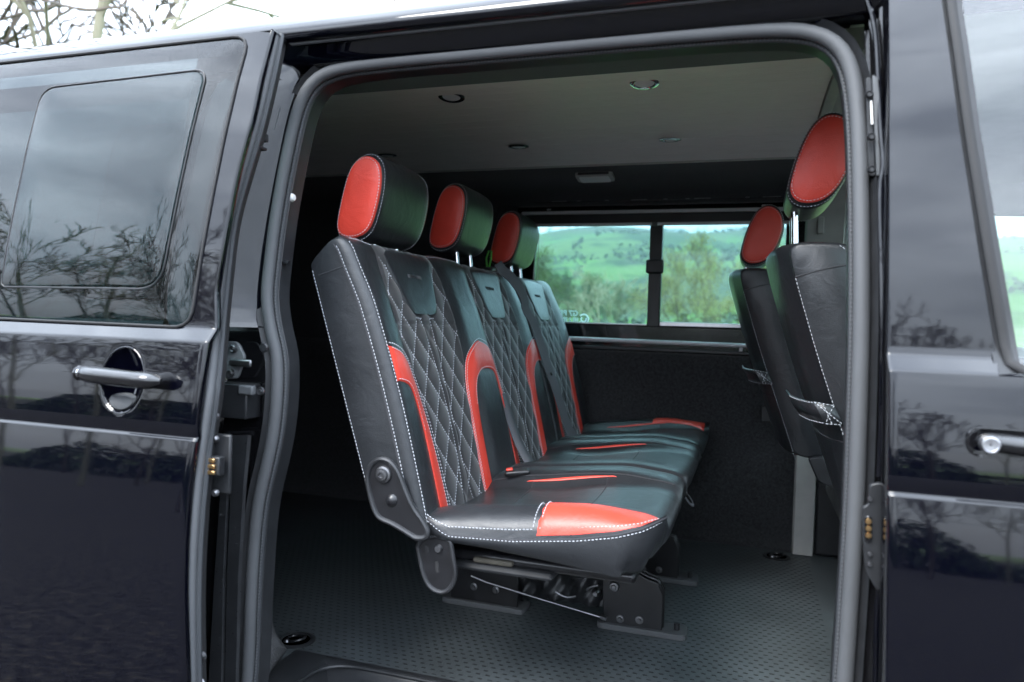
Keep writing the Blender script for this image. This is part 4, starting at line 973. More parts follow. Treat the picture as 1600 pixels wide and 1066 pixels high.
    if k == 2:
        bol(lambda x: .80, lambda x: .985, .555, .735)
    sl = lambda x: float(np.interp(x, [.40, .50, .60], [.780, .790, .80]))
    bol(lambda x: sl(x) - .004, lambda x: sl(x) - .004 + .0005 + .011 * math.sin(math.pi * (x - .394) / .212), .395, .605, 'red_sliver')
    # pale tack stitch on the front corner between seats
    if nb == 'mid':
        stitches(st_c, [CT(XF - .02, 1, .0) + np.array([.012 + .010 * t_, 0, .004 - .030 * t_]) for t_ in np.linspace(0, 1, 8)], (1, 0, .4), r=.00056)
stuff(st_c.build('stitching', 'stitch', bench, flat=True), 'white thread stitching of the seat cushions')
# fabric pull loop under the front edge
lq = bp(1072, 785, 0, .735); mb = MB(); pts = [lq + np.array([0, -.03 + .005, .018]), lq + np.array([.012, -.028, .002]), lq + np.array([.02, 0, -.006]), lq + np.array([.012, .026, .002]), lq + np.array([0, .022, .018])]
mb.tube(smooth(pts, 24, 2), .005, 8, flat=.35); mb.build('pull_loop', 'webbing', bench)

# ---- headrests
HRP = [(528, 356), (531, 333), (540, 292), (549, 262), (560, 246), (576, 240), (589, 245), (597, 258), (598, 283), (593, 313), (585, 343), (576, 360), (562, 369), (545, 371), (533, 366)]
HY = CEN[0] - .120
hro = np.array([[*bp(px, py, 1, HY)[[0, 2]]] for px, py in HRP]); hro = smooth(hro, 64, 2, True); hcn = hro.mean(0)
def headrest(k, dx, dz, par, cy, outl, ocn, w=.124, posts=True, ptop=None):
    secs = [(-w, .0, .90), (-w + .002, 0, .98), (-w + .008, 0, 1.05), (-w + .018, 0, 1.09), (-w + .03, 0, 1.10), (w * .3, 0, 1.10), (w - .045, 0, 1.08), (w - .02, 0, 1.02), (w - .006, 0, .92), (w, 0, .78)]
    mb = MB(); N = len(outl)
    def sec(i, j):
        q = ocn + (outl[i] - ocn) * secs[j][2]; return (q[0] + dx, cy + secs[j][0], q[1] + dz)
    mb.grid(sec, range(N), range(len(secs)), closeu=True)
    for j in (0, len(secs) - 1): mb.add([sec(i, j) for i in range(N)], [tuple(range(N))])
    h = mb.build('headrest', 'leather', par, angle=60)
    mb = MB(); mb.fan([(p[0], p[1]) for p in outl], lambda u, v, hh: (u + dx, cy - w - hh, v + dz), ((.99, -.003), (.985, .001), (.96, .0028), (.85, .005), (.6, .0072), (.3, .0082)), 0, ocn); mb.build('red_cheek', 'leather_red', h)
    st = MB()
    stitches(st, [(ocn[0] + (p[0] - ocn[0]) * .945 + dx, cy - w - .0036, ocn[1] + (p[1] - ocn[1]) * .945 + dz) for p in np.vstack([outl, outl[:1]])], (0, -1, 0), r=.00056, L=.004)
    stitches(st, [(ocn[0] + (p[0] - ocn[0]) * 1.055 + dx, cy - w + .009, ocn[1] + (p[1] - ocn[1]) * 1.055 + dz) for p in np.vstack([outl, outl[:1]])], lambda A: (A[0] - ocn[0] - dx, -.06, A[2] - ocn[1] - dz), r=.00044, L=.004)
    stitches(st, [(ocn[0] + (p[0] - ocn[0]) * 1.04 + dx, cy + w - .026, ocn[1] + (p[1] - ocn[1]) * 1.04 + dz) for p in outl], lambda A: (A[0] - ocn[0] - dx, .02, A[2] - ocn[1] - dz), r=.00056, L=.004)
    stuff(st.build('stitching', 'stitch', h, flat=True))
    if posts:
        for s_ in (-.052, .052):
            a = np.array([ocn[0] + dx - .004, cy + s_, ocn[1] + dz - .06]); mb = MB(); mb.tube([a, ptop + np.array([0, cy + s_, 0])], .0062, 12); mb.build('headrest_post', 'chrome', par)
ptb = P0 + EV * (BL - .03) - EN * .055; ptb[1] = 0
for k in range(3):
    headrest(k, (0 if k == 0 else -.014), (-.004 if k == 0 else .028), bench, CEN[k] + (0, -.0, .0)[k], hro, hcn, ptop=ptb)
    for s_ in (-.052, .052):
        mb = MB(); a = P0 + EV * (BL - .02) - EN * .05; mb.lathe([(.013, 0), (.013, .010), (.010, .014), (.0065, .014)], (a[0], CEN[k] + s_, a[2]), tuple(EV), 14); mb.build('post_guide', 'plastic', bench)

# ---- belts and buckles
bl_ = smooth([(.95, .60, .004), (.962, .570, .010), (1.005, .50, .020), (1.025, .40, .016), (1.035, .287, .012), (1.085, .112, .016), (1.125, .02, .030), (1.137, -.01, .045)], 50, 2)
mb = MB()
def belt(i, w, pts=bl_):
    y, v, h = pts[i]; a = pts[max(0, i - 1)]; c_ = pts[min(len(pts) - 1, i + 1)]; d = c_ - a; d = d[:2] / np.linalg.norm(d[:2])
    tw = .0
    return P0 + EV * (v - d[0] * w * .0) + EN * (BH(min(BY1, y), min(v, BL)) + h + abs(w) * .0) + np.array([0, y, 0]) + (np.array([0, 1, 0]) * (-d[1]) + EV * d[0]) * w + EN * (w * .25)
mb.grid(lambda i, w: belt(i, w), range(50), [-.024, -.022, -.01, 0, .01, .022, .024]); bo = mb.build('seat_belt', 'webbing', bench, solid=.0018)
q = belt(30, 0); mb = MB(); mb.lathe([(0, .005), (.004, .005), (.006, .003), (.006, 0)], q + EN * .001, tuple(EN), 12); mb.build('belt_stud', 'plastic', bo)
b2_ = smooth([(.625, .20, .004), (.628, .12, .010), (.632, .05, .020), (.64, -.005, .04)], 20, 2)
mb = MB(); mb.grid(lambda i, w: belt(i, w, b2_), range(20), [-.018, 0, .018]); mb.build('buckle_strap', 'webbing', bench, solid=.002)
for px, py in ((712, 738),):
    pass
q = bp(808, 738, 2, .442); rot = Matrix.Rotation(R_(20), 3, 'Z') @ Matrix.Rotation(R_(-8), 3, 'Y')
mb = MB(); mb.box((q[0], q[1], q[2]), (.060, .030, .012), 0, rot); bk_ = mb.build('belt_buckle', 'plastic', bench, bevel=.006)
mb = MB(); mb.box((q[0] - .018, q[1] - .004, q[2] + .006), (.016, .018, .005), 0, rot); mb.build('release_button', 'leather_red', bk_, bevel=.002)
g = bp(763, 404, 1, CEN[2] - .16); mb = MB()
mb.tube([g + np.array(d) for d in ((-.004, 0, -.028), (-.008, 0, .0), (.001, 0, .026), (.010, 0, .026), (.010, 0, .0), (.004, 0, -.028))], .0035, 6, closed=True); mb.build('belt_tag', 'green_plastic', bench)
mb = MB(); mb.bx(g[0] - .02, g[0] + .025, g[1] - .03, g[1] + .02, g[2] - .06, g[2] - .03); mb.build('belt_guide', 'plastic', bench, bevel=.006)

# ---- hinge bracket on the near end
yk0 = BY0 - .012
def kp(px, py, y=yk0): q = bp(px, py, 1, y); return (q[0], q[2])
kout = [kp(*p) for p in ((576, 762), (574, 742), (580, 725), (594, 716), (610, 720), (622, 735), (633, 765), (646, 795), (662, 815), (672, 838), (652, 842), (640, 834), (612, 817), (598, 812), (590, 806), (583, 790))]
kc = smooth(kout, 90, 2, True)
mb = MB(); mk = lambda u, v, h: (u, yk0 - h, v); mb.prism(resample(kc, 60, True), mk, -.010, .001); hb = mb.build('hinge_arm', 'black_steel', bench, bevel=.002)
mb = MB(); mb.tube([mk(p[0], p[1], .001) for p in kc], .0052, 8, closed=True, up=(0, 1, 0)); mb.build('arm_rim', 'rim_steel', hb)
q = kp(600, 741); mb = MB(); mb.lathe([(.0, .008), (.0045, .008), (.0055, .011), (.0105, .0105), (.012, .006), (.0155, .005), (.017, .001)], (q[0], yk0 - .001, q[1]), (0, -1, 0), 26); mb.build('pivot_bolt', 'steel', hb)
q = kp(612, 782); mb = MB(); mb.lathe([(0, .008), (.006, .0065), (.011, .003), (.013, 0)], (q[0], yk0 - .0005, q[1]), (0, -1, 0), 20); mb.build('pressed_dimple', 'black_steel', hb)
yk1 = BY0 + .015
k2 = [kp(*p, yk1) for p in ((651, 842), (657, 875), (663, 902), (674, 920), (692, 927), (706, 918), (713, 898), (708, 870), (703, 835))]
k2c = smooth(k2, 80, 2, True); mk2 = lambda u, v, h: (u, yk1 - h, v)
mb = MB(); mb.prism(resample(k2c, 50, True), mk2, -.004, .001); lp = mb.build('hinge_plate', 'black_steel', bench, bevel=.0015)
mb = MB(); mb.tube([mk2(p[0], p[1], .001) for p in k2c], .0045, 8, closed=True, up=(0, 1, 0)); mb.build('plate_rim', 'rim_steel', lp)
for (px, py, a_, b__) in ((668, 857, .0045, .006), (683.5, 886, .0042, .0105)):
    q = kp(px, py, yk1); mb = MB(); mb.prism(rrect([(q[0] - a_, q[1] + b__), (q[0] + a_ * .6, q[1] + b__), (q[0] + a_, q[1] - b__), (q[0] - a_ * .6, q[1] - b__)], .002, 3), mk2, .0005, .0022); mb.build('slot', 'seal_black', lp)
q = kp(686, 857, yk1); mb = MB(); mb.lathe([(0, .006), (.006, .006), (.0075, .003), (.008, 0)], (q[0], yk1 - .001, q[1]), (0, -1, 0), 18); mb.build('plate_bolt', 'steel', lp)

# ---- steel underframe: front-to-back legs on foot pads
mb = MB(); mb.bx(.33, .70, .10, 1.45, .330, .352); mb.build('seat_pan', 'black_steel', bench, bevel=.008)
mb = MB(); mb.bx(.34, .55, .085, .42, .318, .334, 0); mb.build('pan_tray', 'plastic', bench, bevel=.012)
mb = MB(); mb.bx(.39, .47, .088, .25, .3345, .345, 0); mb.build('foam_pad', 'grime', bench, bevel=.004)
for yl in (.705, 1.122):
    leg = thing_leg = None
    yn_ = yl - .020                                         # face of the leg towards the open door
    def lq_(px, py): q = bp(px, py, 1, .685); return (q[0], q[2])
    lo_ = [lq_(*p) for p in ((943, 975), (1034, 988), (1036, 930), (1028, 912), (1012, 906), (985, 890), (968, 868), (940, 868))]
    ml_ = lambda u, v, h: (u, yn_ - h, v)
    mb = MB(); mb.prism(lo_, ml_, -.004, .0); mb.prism([(a, b_) for a, b_ in lo_], lambda u, v, h: (u, yl + .030 - h, v), -.004, 0)
    a_, c_ = lo_[3], lo_[1]
    mb.tube([ml_(a - .004, b_, -.024) for a, b_ in (lo_[1], lo_[2], lo_[3], lo_[4], lo_[5])], .007, 8)
    fl = mb.build('leg', 'black_steel', bench, bevel=.002)
    fp = resample(rrect([(.520, yl - .034), (.752, yl - .034), (.752, yl + .045), (.520, yl + .045)], .016, 5), 60, True)
    mb = MB(); mb.fan(fp, lambda u, v, h: (u, v, h), ((1, .001), (1, .010), (.985, .014), (.95, .0152), (.5, .0152)), 0); mb.build('foot_pad', 'rubber', bench)
    for px, py in ((969, 967), (999, 969)):
        q = lq_(px, py); mb = MB(); mb.lathe([(0, .009), (.0045, .009), (.0055, .006), (.006, .003), (.010, .0025), (.0105, 0)], (q[0], yn_, q[1]), (0, -1, 0), 16); mb.build('leg_bolt', 'steel', fl)
    q = lq_(960, 916); mb = MB(); mb.lathe([(0, .011), (.005, .011), (.0065, .008), (.011, .0075), (.013, .003), (.014, 0)], (q[0], yn_, q[1]), (0, -1, 0), 20); mb.build('pivot_bolt', 'steel', fl)
    mb = MB(); mb.tube([(.726, yl - .004, .018), (.726, yl - .004, .034)], .008, 10); mb.build('pad_peg', 'plastic', fl)
    # rear leg
    mb = MB(); mb.bx(.10, .30, yl - .022, yl - .018, .015, .12); mb.bx(.10, .30, yl + .026, yl + .030, .015, .12); mb.bx(.13, .22, yl - .018, yl + .026, .02, .335); rl = mb.build('leg', 'black_steel', bench, bevel=.003)
    for x in (.17, .235):
        mb = MB(); mb.lathe([(0, .009), (.0045, .009), (.006, .004), (.010, .003), (.0105, 0)], (x, yl - .022, .055), (0, -1, 0), 16); mb.build('leg_bolt', 'steel', rl)
    fp = resample(rrect([(.075, yl - .034), (.320, yl - .034), (.320, yl + .045), (.075, yl + .045)], .016, 5), 60, True)
    mb = MB(); mb.fan(fp, lambda u, v, h: (u, v, h), ((1, .001), (1, .010), (.985, .014), (.95, .0152), (.5, .0152)), 0); mb.build('foot_pad', 'rubber', bench)
    mb = MB(); mb.bx(.22, .60, yl - .012, yl + .012, .29, .332); mb.build('side_rail', 'black_steel', bench, bevel=.004)
def tp(px, py, y=.665): return bp(px, py, 1, y)
mb = MB(); mb.tube([tp(736, 900), tp(760, 910), tp(850, 938), tp(940, 965)], .0028, 8); mb.build('tie_rod', 'steel', bench)
q = tp(943, 965); mb = MB(); mb.lathe([(.006, -.008), (.007, -.006), (.007, .006), (.006, .008)], q, (1, 0, -.3), 6); mb.build('rod_nut', 'steel', bench)
mb = MB(); mb.tube(smooth([tp(868, 925, .75), tp(885, 935, .75), tp(905, 931, .75), tp(920, 918, .75), tp(935, 915, .75)], 24, 2), .004, 8); mb.build('release_lever', 'steel', bench)
q = bp(932, 925, 1, .70); mb = MB(); mb.lathe([(0, .02), (.006, .02), (.009, .012), (.012, .004), (.012, 0)], q, (0, -1, 0), 18); mb.build('lever_boss', 'steel', bench)
mb = MB(); mb.bx(.18, .60, .72, 1.10, .17, .30); mb.build('mechanism_box', 'black_steel', bench, bevel=.01)
rw = random.Random(8)
mb = MB(); mb.grid(lambda x, z: (x, .752 + .012 * math.sin(x * 60 + z * 30) * math.sin(z * 22) + .006 * math.sin(x * 130 - z * 70), z), np.linspace(.27, .585, 40), np.linspace(.025, .30, 24)); mb.build('dust_cover', 'plastic', bench)
for x in (.30, .44, .57):
    mb = MB(); mb.tube([(x, .69, .10 + .3 * (x - .3)), (x, 1.14, .10 + .3 * (x - .3))], .011, 12); mb.build('cross_tube', 'black_steel', bench)
mb = MB(); mb.tube([(.40 + .004 * math.cos(a), .728 + .008 * math.sin(a), .21 - a * .0011) for a in np.linspace(0, 2 * math.pi * 14, 180)], .0013, 5); mb.build('return_spring', 'steel', bench)
mb = MB(); mb.tube(smooth([(.26, .70, .20), (.31, .71, .13), (.37, .72, .16), (.45, .715, .10), (.53, .70, .15)], 40, 3), .004, 8); mb.build('release_cable', 'plastic', bench)
mb = MB(); mb.bx(.545, .60, .668, .676, .20, .335); mb.bx(.47, .62, .669, .675, .305, .338); mb.build('pivot_bracket', 'black_steel', bench, bevel=.002)

# ================================================================== front seats
NY = .235                                   # door-side flank of the near front seat
def fq(px, py, y=NY): q = bp(px, py, 1, y); return np.array([q[0], q[2]])
rear = [fq(*p) for p in ((1262, 376), (1240, 379), (1232, 388), (1236, 410), (1242, 435), (1255, 482), (1275, 552), (1300, 630), (1326, 708), (1352, 785), (1372, 850))]
front = [fq(*p) for p in ((1470, 850), (1455, 760), (1425, 650), (1390, 520), (1362, 430), (1345, 392), (1325, 378))]
sideo = smooth(rear + front, 110, 2, True); scn = sideo.mean(0)
fseat = thing('front_seat', (1.15, .48, .2), 'near black leather front seat with a red headrest cheek behind the door pillar', 'front seat', 'two front seats')
SW_ = .485
RD = (rear[9] - rear[3]) / np.linalg.norm(rear[9] - rear[3]); RN = np.array([RD[1], -RD[0]])
if RN[0] > 0: RN = -RN
def ssec(i, j):
    s = [(0, .965, 0), (.002, .985, 0), (.008, .997, 0), (.018, 1.0, 1), (.05, 1.0, .6), (.12, 1.0, .95), (.24, 1.0, 1.1), (.36, 1., .95), (.43, 1., .6), (.467, 1.0, 1), (.48, .99, 0), (.485, .95, 0)][j]
    q = scn + (sideo[i] - scn) * s[1]
    dx = 0
    if 3 < j < 9: 
        rel = (sideo[i][0] - scn[0]); 
        tt = (scn[1] - sideo[i][1])
        isrear = sstep((sideo[i] - scn) @ RN, .0, .035)
        dx = -.034 * s[2] * isrear + .01 * (1 - isrear)
    return (q[0] + dx, NY + s[0], q[1])
N_ = len(sideo); mb = MB(); mb.grid(ssec, range(N_), range(12), closeu=True)
for j in (0, 11): mb.add([ssec(i, j) for i in range(N_)], [tuple(range(N_))])
fb = mb.build('backrest', 'leather', fseat, angle=70)
st = MB()
rs = smooth(rear, 90, 2)
stitches(st, [(p[0] + .0015, NY - .0005, p[1]) for p in rs[14:]], (-.3, -1, 0), r=.00044, L=.005, lift=.001)
fs_ = smooth(front[::-1], 40, 2); stitches(st, [(p[0] - .014, NY - .0003, p[1] - .006) for p in fs_], (0, -1, 0), r=.00056)
mb = MB(); a, c = fq(1243, 433), fq(1350, 411); mb.tube([(a[0] + (c[0] - a[0]) * t_, NY - .0004, a[1] + (c[1] - a[1]) * t_ + .004 * math.sin(math.pi * t_)) for t_ in np.linspace(0, 1, 14)], .0014, 6); mb.build('side_seam', 'thread_dark', fb)
mb = MB(); mb.tube([(x_[0], x_[1], x_[2]) for x_ in [ssec(34, j) for j in range(2, 11)]], .0012, 6); mb.build('rear_seam', 'thread_dark', fb)
# pocket strap with a stitched cross
def sp_(px, py, y=NY - .003): q = bp(px, py, 1, y); return np.array(q)
o_ = [(1272, 628), (1303, 634), (1318, 664), (1290, 662)]
def quadp(u, v): 
    P = [sp_(*p) for p in o_]; return (P[0] * (1 - u) + P[1] * u) * (1 - v) + (P[3] * (1 - u) + P[2] * u) * v
mb = MB(); mb.grid(lambda u, v: quadp(u, v), [0, .5, 1], [0, .5, 1])
A0, A1 = quadp(0, 0), quadp(0, 1)
mb.grid(lambda k, v: (A0 * (1 - v) + A1 * v) + np.array([[0, -.010, -.024, -.035, -.038][k], [0, .012, .05, .12, .25][k], 0]), range(5), [0, .5, 1])
ps_ = mb.build('pocket_strap', 'leather', fseat, solid=.003)
for e in (((0, 0), (1, 1)), ((1, 0), (0, 1)), ((.45, 0), (.35, 1)), ((0, 0), (1, 0)), ((0, 1), (1, 1))):
    stitches(st, [quadp(e[0][0] + (e[1][0] - e[0][0]) * t_, e[0][1] + (e[1][1] - e[0][1]) * t_) + np.array([0, -.0016, 0]) for t_ in np.linspace(0, 1, 8)], (0, -1, 0), r=.00044)
for v in (.03, .97):
    stitches(st, [(A0 * (1 - v) + A1 * v) + np.array([float(np.interp(k, range(5), [0, -.010, -.024, -.035, -.038])) - .003, float(np.interp(k, range(5), [0, .012, .05, .12, .25])) - .002, 0]) for k in np.linspace(0, 3, 14)], (-1, -.6, 0), r=.00044)
stuff(st.build('stitching', 'stitch', fb, flat=True))
# headrest and posts
HR2 = [(1233, 300), (1236, 279), (1249, 237), (1267, 200), (1285, 182), (1303, 177), (1321, 183), (1333, 200), (1337, 224), (1330, 254), (1313, 288), (1293, 310), (1268, 319), (1244, 316)]
h2 = np.array([[*bp(px, py, 1, .34)[[0, 2]]] for px, py in HR2]); h2 = smooth(h2, 64, 2, True); h2c = h2.mean(0)
for_par = fseat
headrest(0, 0, 0, fseat, .34 + .124, h2, h2c, ptop=None, posts=False)
for s_ in (-.045, .045):
    t0 = bp(1243, 325, 1, .464); mb = MB(); a = np.array([.957, .464 + s_, 1.045]); c = np.array([.962, .464 + s_, .93]); mb.tube([a, c], .0065, 12); mb.build('headrest_post', 'chrome', fseat)
# cushion and base (mostly hidden by the pillar)
mb = MB(); mb.grid(lambda x, k: (x, [NY + .0, NY + .01, NY + .03, NY + .24, NY + .455, NY + .475, NY + .485][k], [.33, .37, .40, .385, .40, .37, .33][k] + .05 * (x - 1.1)), np.linspace(1.24, 1.66, 10), range(7)); mb.bx(1.24, 1.66, NY + .004, NY + .481, .24, .335); mb.build('seat_cushion', 'leather', fseat, bevel=.01)
mb = MB(); mb.bx(1.28, 1.6, NY + .05, NY + .43, .20, .245); mb.build('seat_base', 'plastic', fseat, bevel=.01)
# the far front seat: the same seat slid further back
fseat2 = fseat.copy(); COL.objects.link(fseat2)
dn = bp(1234, 386, 1, NY); df = bp(1156, 424, 1, NY + .77)
dx_, dz_ = df[0] - dn[0], df[2] - dn[2]
fseat2.location = (fseat.location[0] + dx_, fseat.location[1] + .77, fseat.location[2] + dz_)
fseat2['label'] = 'far black leather front seat with a smaller red headrest cheek against the window'
def copy_tree(src, par):
    for ch in [o for o in bpy.data.objects if o.parent == src]:
        d = ch.copy(); COL.objects.link(d); d.parent = par; d.matrix_parent_inverse = ch.matrix_parent_inverse.copy(); copy_tree(ch, d)
copy_tree(fseat, fseat2)
hn = bp(1285, 250, 1, .34); hf = bp(1191, 368, 1, 1.11); off_ = Vector((hf[0] - hn[0] - dx_, 0, hf[2] - hn[2] - dz_))
for o in [o for o in bpy.data.objects if o.parent == fseat2 and o.name.startswith('headrest')]: o.location = off_
q = bp(1278, 735, 1, 1.0); mb = MB(); mb.prism(rrect([(q[0] - .03, q[2] + .035), (q[0] + .012, q[2] + .045), (q[0] + .05, q[2] - .03), (q[0] + .04, q[2] - .045), (q[0] + .0, q[2] - .03)], .012, 4), lambda u, v, h: (u, 1.004 - h, v), 0, .02)
ln = mb.build('recline_lever', 'plastic', None, bevel=.005); ln.parent = fseat2; ln.matrix_parent_inverse = Matrix.Translation(fseat2.location).inverted()
# ================================================================== trees
mat('leaf_wood', (.045, .065, .032), .8, 0, 0, None, (.01, .5))
def skeleton(seed, H, levels=5, spread=.62, trunk=.015, up=.35, start=.25, kids=(3, 4)):
    rg = np.random.RandomState(seed); segs = []; tips = []
    def grow(p, d, L, r, lev):
        n_ = 5 if lev == 0 else 4; pts = [p]; rad = [r]; q = p.copy(); dd = d.copy()
        for i in range(n_):
            dd = dd + rg.normal(0, .13 if lev else .06, 3) + np.array([0, 0, .05 * up]); dd /= np.linalg.norm(dd); q = q + dd * L / n_; pts.append(q.copy()); rad.append(r * (1 - .55 * (i + 1) / n_))
        segs.append((pts, rad, lev))
        if lev >= levels: tips.append((q, dd)); return
        k = rg.randint(kids[0], kids[1] + 1) + (2 if lev == 0 else 0)
        for j in range(k):
            f_ = start + (1 - start) * (j + rg.uniform(.1, .9)) / k if lev == 0 else .25 + .75 * (j + rg.uniform(0, 1)) / k
            x = f_ * n_; i = min(n_ - 1, int(x)); a = pts[i] + (pts[i + 1] - pts[i]) * (x - i)
            ax = pts[i + 1] - pts[i]; ax /= np.linalg.norm(ax)
            s_ = rg.normal(0, 1, 3); s_ -= (s_ @ ax) * ax; s_ /= np.linalg.norm(s_)
            nd = ax * (1 - spread * .55) + s_ * spread + np.array([0, 0, up * .3]); nd /= np.linalg.norm(nd)
            grow(a, nd, L * rg.uniform(.48, .68) * (1.0 if lev else 1.05 - .45 * f_), max(.004, rad[i] * rg.uniform(.42, .6)), lev + 1)
        tips.append((q, dd))
    grow(np.zeros(3), np.array([0, 0, 1.]), H, H * trunk, 0)
    return segs, tips
def tree_mesh(segs):
    tr = MB(); br_ = MB()
    for pts, rad, lev in segs: (tr if lev == 0 else br_).tube(pts, [max(.003, r) for r in rad], 8 if lev == 0 else (5 if lev < 3 else 3))
    return tr, br_
def leaves(tips, n, size, rad, seed, mb=None):
    rg = np.random.RandomState(seed); mb = mb or MB()
    for _ in range(n):
        p, d = tips[rg.randint(len(tips))]; c = p + rg.normal(0, rad, 3); a = rg.normal(0, 1, 3); a /= np.linalg.norm(a); b_ = np.cross(a, rg.normal(0, 1, 3)); b_ /= np.linalg.norm(b_); s_ = size * rg.uniform(.6, 1.3)
        mb.add([c - a * s_, c + b_ * s_ * .5, c + a * s_, c - b_ * s_ * .5], [(0, 1, 2, 3)])
    return mb
PROTO = {}
def tree(name, key, loc, scale, rotz, label, cat='tree', group=None, make=None):
    root = thing(name, (0, 0, 0), label, cat, group); PINV[root.name] = Matrix.Identity(4)
    if key not in PROTO:
        PROTO[key] = make(root)
    else:
        for o in PROTO[key]:
            d = o.copy(); COL.objects.link(d); d.parent = root
    root.location = loc; root.scale = (scale,) * 3; root.rotation_euler = (0, 0, rotz)
    return root
def mk_bare(seed, levels=4, bark='bark', **kw):
    def f(root):
        s_, t_ = skeleton(seed, 1.0, levels, **kw); a, b_ = tree_mesh(s_)
        for pts in (): pass
        return [a.build('trunk', bark, root, flat=False), b_.build('crown', bark, root)]
    return f
def mk_leafy(seed, leafm, nl, size, rad, levels=3, bark='bark', **kw):
    def f(root):
        s_, t_ = skeleton(seed, 1.0, levels, **kw); a, b_ = tree_mesh(s_)
        o = [a.build('trunk', bark, root), b_.build('branches', bark, root)]
        o.append(leaves(t_, nl, size, rad, seed + 1).build('crown', leafm, root, flat=True)); return o
    return f
G = -.57
# seen over the open door: bare trees against the white sky
tree('bare_tree', 'b1', (-10.3, 6.2, G), 8.6, .4, 'bare tree with dark branches at the top left corner', make=mk_bare(11, 5, 'bark', spread=.62, start=.25, kids=(3, 3)), group='bare trees over the door')
tree('bare_tree', 'b2', (-8.6, 7.0, G), 8.0, 2.0, 'bare tree with one pale mossy forked limb over the open door', make=mk_bare(23, 5, 'bark_pale', spread=.55, start=.35, kids=(2, 3)), group='bare trees over the door')
tree('bare_tree', 'b1', (-17.5, 14.5, G), 9.0, 3.1, 'thin faint bare tree furthest right of those over the door', group='bare trees over the door')
# beyond the far window
def fx(px, dist): d = ray(px, 500); return CC[0] + d[0] / d[1] * dist
spots = [('willow', 'w1', 1060, 34, 3.1, 0.3, 'pale yellow-green tree just right of the window post'),
         ('willow', 'w2', 1105, 42, 4.2, 1.3, 'tall yellow-green tree in the middle of the right pane'),
         ('willow', 'w1', 1150, 36, 3.3, 2.2, 'yellow-green tree beside the far front seat'),
         ('willow', 'w2', 1195, 40, 3.6, 4.0, 'yellow-green tree hidden mostly by the far front seat'),
         ('conifer', 'c1', 884, 60, 4.8, .2, 'dark green tree left in the far window'),
         ('conifer', 'c1', 858, 66, 4.6, 1.9, 'dark green tree at the left end of the far window'),
         ('birch', 'p1', 932, 44, 3.6, .6, 'pale leafless birch left of the window post'),
         ('birch', 'p1', 952, 52, 3.6, 2.6, 'pale leafless birch nearest the window post'),
         ('green_tree', 'g1', 905, 72, 4.6, 1.0, 'mid-green tree behind the sticker'),
         ('green_tree', 'g1', 975, 82, 4.2, 3.0, 'mid-green tree behind the birches'),
         ('green_tree', 'g1', 842, 50, 4.6, 5.0, 'loose green tree at the edge of the far window'),
         ('green_tree', 'g1', 1350, 60, 3.4, 2.0, 'green tree seen through the far cab window')]
mk = {'w1': mk_leafy(31, 'leaf_yellow', 9000, .011, .055, 4, spread=.6, start=.12), 'w2': mk_leafy(37, 'leaf_yellow', 9000, .010, .06, 4, spread=.55, start=.12),
      'c1': mk_leafy(41, 'leaf_dark', 9000, .012, .05, 3, spread=.75, start=.08), 'p1': mk_bare(53, 4, 'twig_pale', spread=.5, start=.1, trunk=.02), 'g1': mk_leafy(61, 'leaf_green', 9000, .012, .06, 4, spread=.65, start=.15)}
for nm, key, px, dist, H, rz, lb in spots:
    tree(nm, key, (fx(px, dist), dist, G), H, rz, lb, make=mk[key], group='trees beyond the far window')
# behind the camera: mirrored in the paint
rb_ = random.Random(21)
EX = {'b3': mk_bare(71, 5, 'bark', spread=.8, start=.15, kids=(3, 3)), 'b4': mk_bare(83, 5, 'bark', spread=.5, start=.3, kids=(3, 3), up=.6)}
mir = [(-10.4, -12.2, 4.6, .5, 'b1'), (-15.5, -12.0, 5.2, 2.5, 'b2'), (-7.2, -14.5, 4.4, 4.0, 'b3'), (-19.5, -18, 6.5, 1.0, 'b2'), (-3.5, -20, 4.8, 2.0, 'b1')]
mir += [(-4 - 2.4 * k + rb_.uniform(-1, 1), -20 - rb_.uniform(0, 8), rb_.uniform(4.2, 6.4), rb_.uniform(0, 6), rb_.choice(['b3', 'b4', 'b2'])) for k in range(12)]
nl = len(mir)
mir += [(6.5, -26, 4.4, .2, 'b1'), (9.5, -29, 4.2, 1.6, 'b2'), (13.5, -30, 4.4, 3.2, 'b3'), (3.4, -27, 4.4, 5.2, 'b2'), (18, -34, 5, 4.1, 'b1'), (8.0, -33, 4.6, 2.9, 'b4'), (11.5, -33, 4.0, .9, 'b2')]
for k, (x, y, H, rz, key) in enumerate(mir):
    tree('bare_tree', key, (x, y, G), H, rz, make=EX.get(key), label='bare tree mirrored in the open sliding door' if k < nl else 'bare tree mirrored in the front door', group='bare trees mirrored in the sliding door' if k < nl else 'bare trees mirrored in the front door')
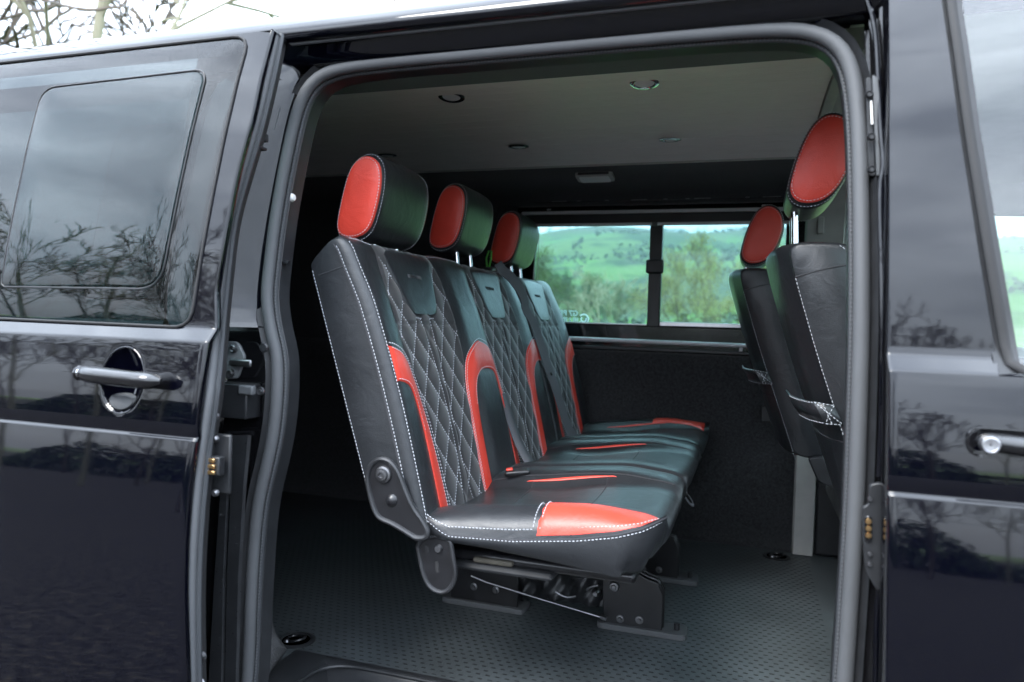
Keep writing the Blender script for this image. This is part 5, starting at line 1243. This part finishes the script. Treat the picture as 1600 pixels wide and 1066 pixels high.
def hedge(root):
    rg = np.random.RandomState(4); mb = MB()
    for _ in range(26000):
        x = rg.uniform(-34, 48); h = 2.0 + 1.1 * math.sin(x * .35) + .7 * math.sin(x * .9 + 1); c = np.array([x, rg.normal(0, .9), abs(rg.beta(1.2, 1.3)) * h])
        a = rg.normal(0, 1, 3); a /= np.linalg.norm(a); b_ = np.cross(a, rg.normal(0, 1, 3)); b_ /= np.linalg.norm(b_); s_ = .19 * rg.uniform(.6, 1.3)
        mb.add([c - a * s_, c + b_ * s_ * .6, c + a * s_, c - b_ * s_ * .6], [(0, 1, 2, 3)])
    return mb
o = hedge(None).build('hedge', 'leaf_dark', None, flat=True); o.location = (0, -36, G); o['kind'] = 'stuff'; o['label'] = 'dark hedge mirrored in the paint of the front door'; o['category'] = 'hedge'
o2 = o.copy(); COL.objects.link(o2); o2.location = (-34, -30, G); o2.rotation_euler = (0, 0, R_(-48)); o2['label'] = 'dark hedge mirrored in the open sliding door'
# woods scattered over the hillside
rg = np.random.RandomState(9); mb = MB()
for _ in range(6500):
    y = rg.uniform(300, 1500); x = y * math.tan(rg.uniform(-.42, .35)); line = abs(math.sin(x * .017 + .6 * math.sin(y * .008)) * math.sin(y * .013 + .8 * math.sin(x * .009)))
    if rg.uniform() < .35 or line > .07 and (math.sin(x * .012 + 2) + math.sin(y * .010 + x * .004) < 1.05): continue
    z = hh(x, y); r = rg.uniform(2.0, 4.2)
    for _k in range(7):
        c = np.array([x, y, z + r * .6]) + rg.normal(0, r * .42, 3); a = rg.normal(0, 1, 3); a /= np.linalg.norm(a); b_ = np.cross(a, rg.normal(0, 1, 3)); b_ /= np.linalg.norm(b_); s_ = r * .5
        mb.add([c - a * s_, c + b_ * s_, c + a * s_, c - b_ * s_], [(0, 1, 2, 3)])
o = mb.build('woodland', 'leaf_wood', None, flat=True); o['kind'] = 'stuff'; o['label'] = 'dark scattered woods on the far hillside'; o['category'] = 'woodland'
# ------------------------------------------------------------------ haze
m = bpy.data.materials.new('air'); m.use_nodes = True; n = m.node_tree; n.nodes.clear()
o_ = n.nodes.new('ShaderNodeOutputMaterial'); pv = n.nodes.new('ShaderNodeVolumePrincipled'); pv.inputs['Density'].default_value = .00017; pv.inputs['Color'].default_value = (.80, .90, 1, 1)
n.links.new(pv.outputs[0], o_.inputs['Volume']); MATS['air'] = m
mb = MB(); mb.bx(-4400, 3600, -400, 3700, -160, 620); o = mb.build('haze', 'air', None, flat=True); o['kind'] = 'stuff'; o['label'] = 'thin blue haze in the valley air'
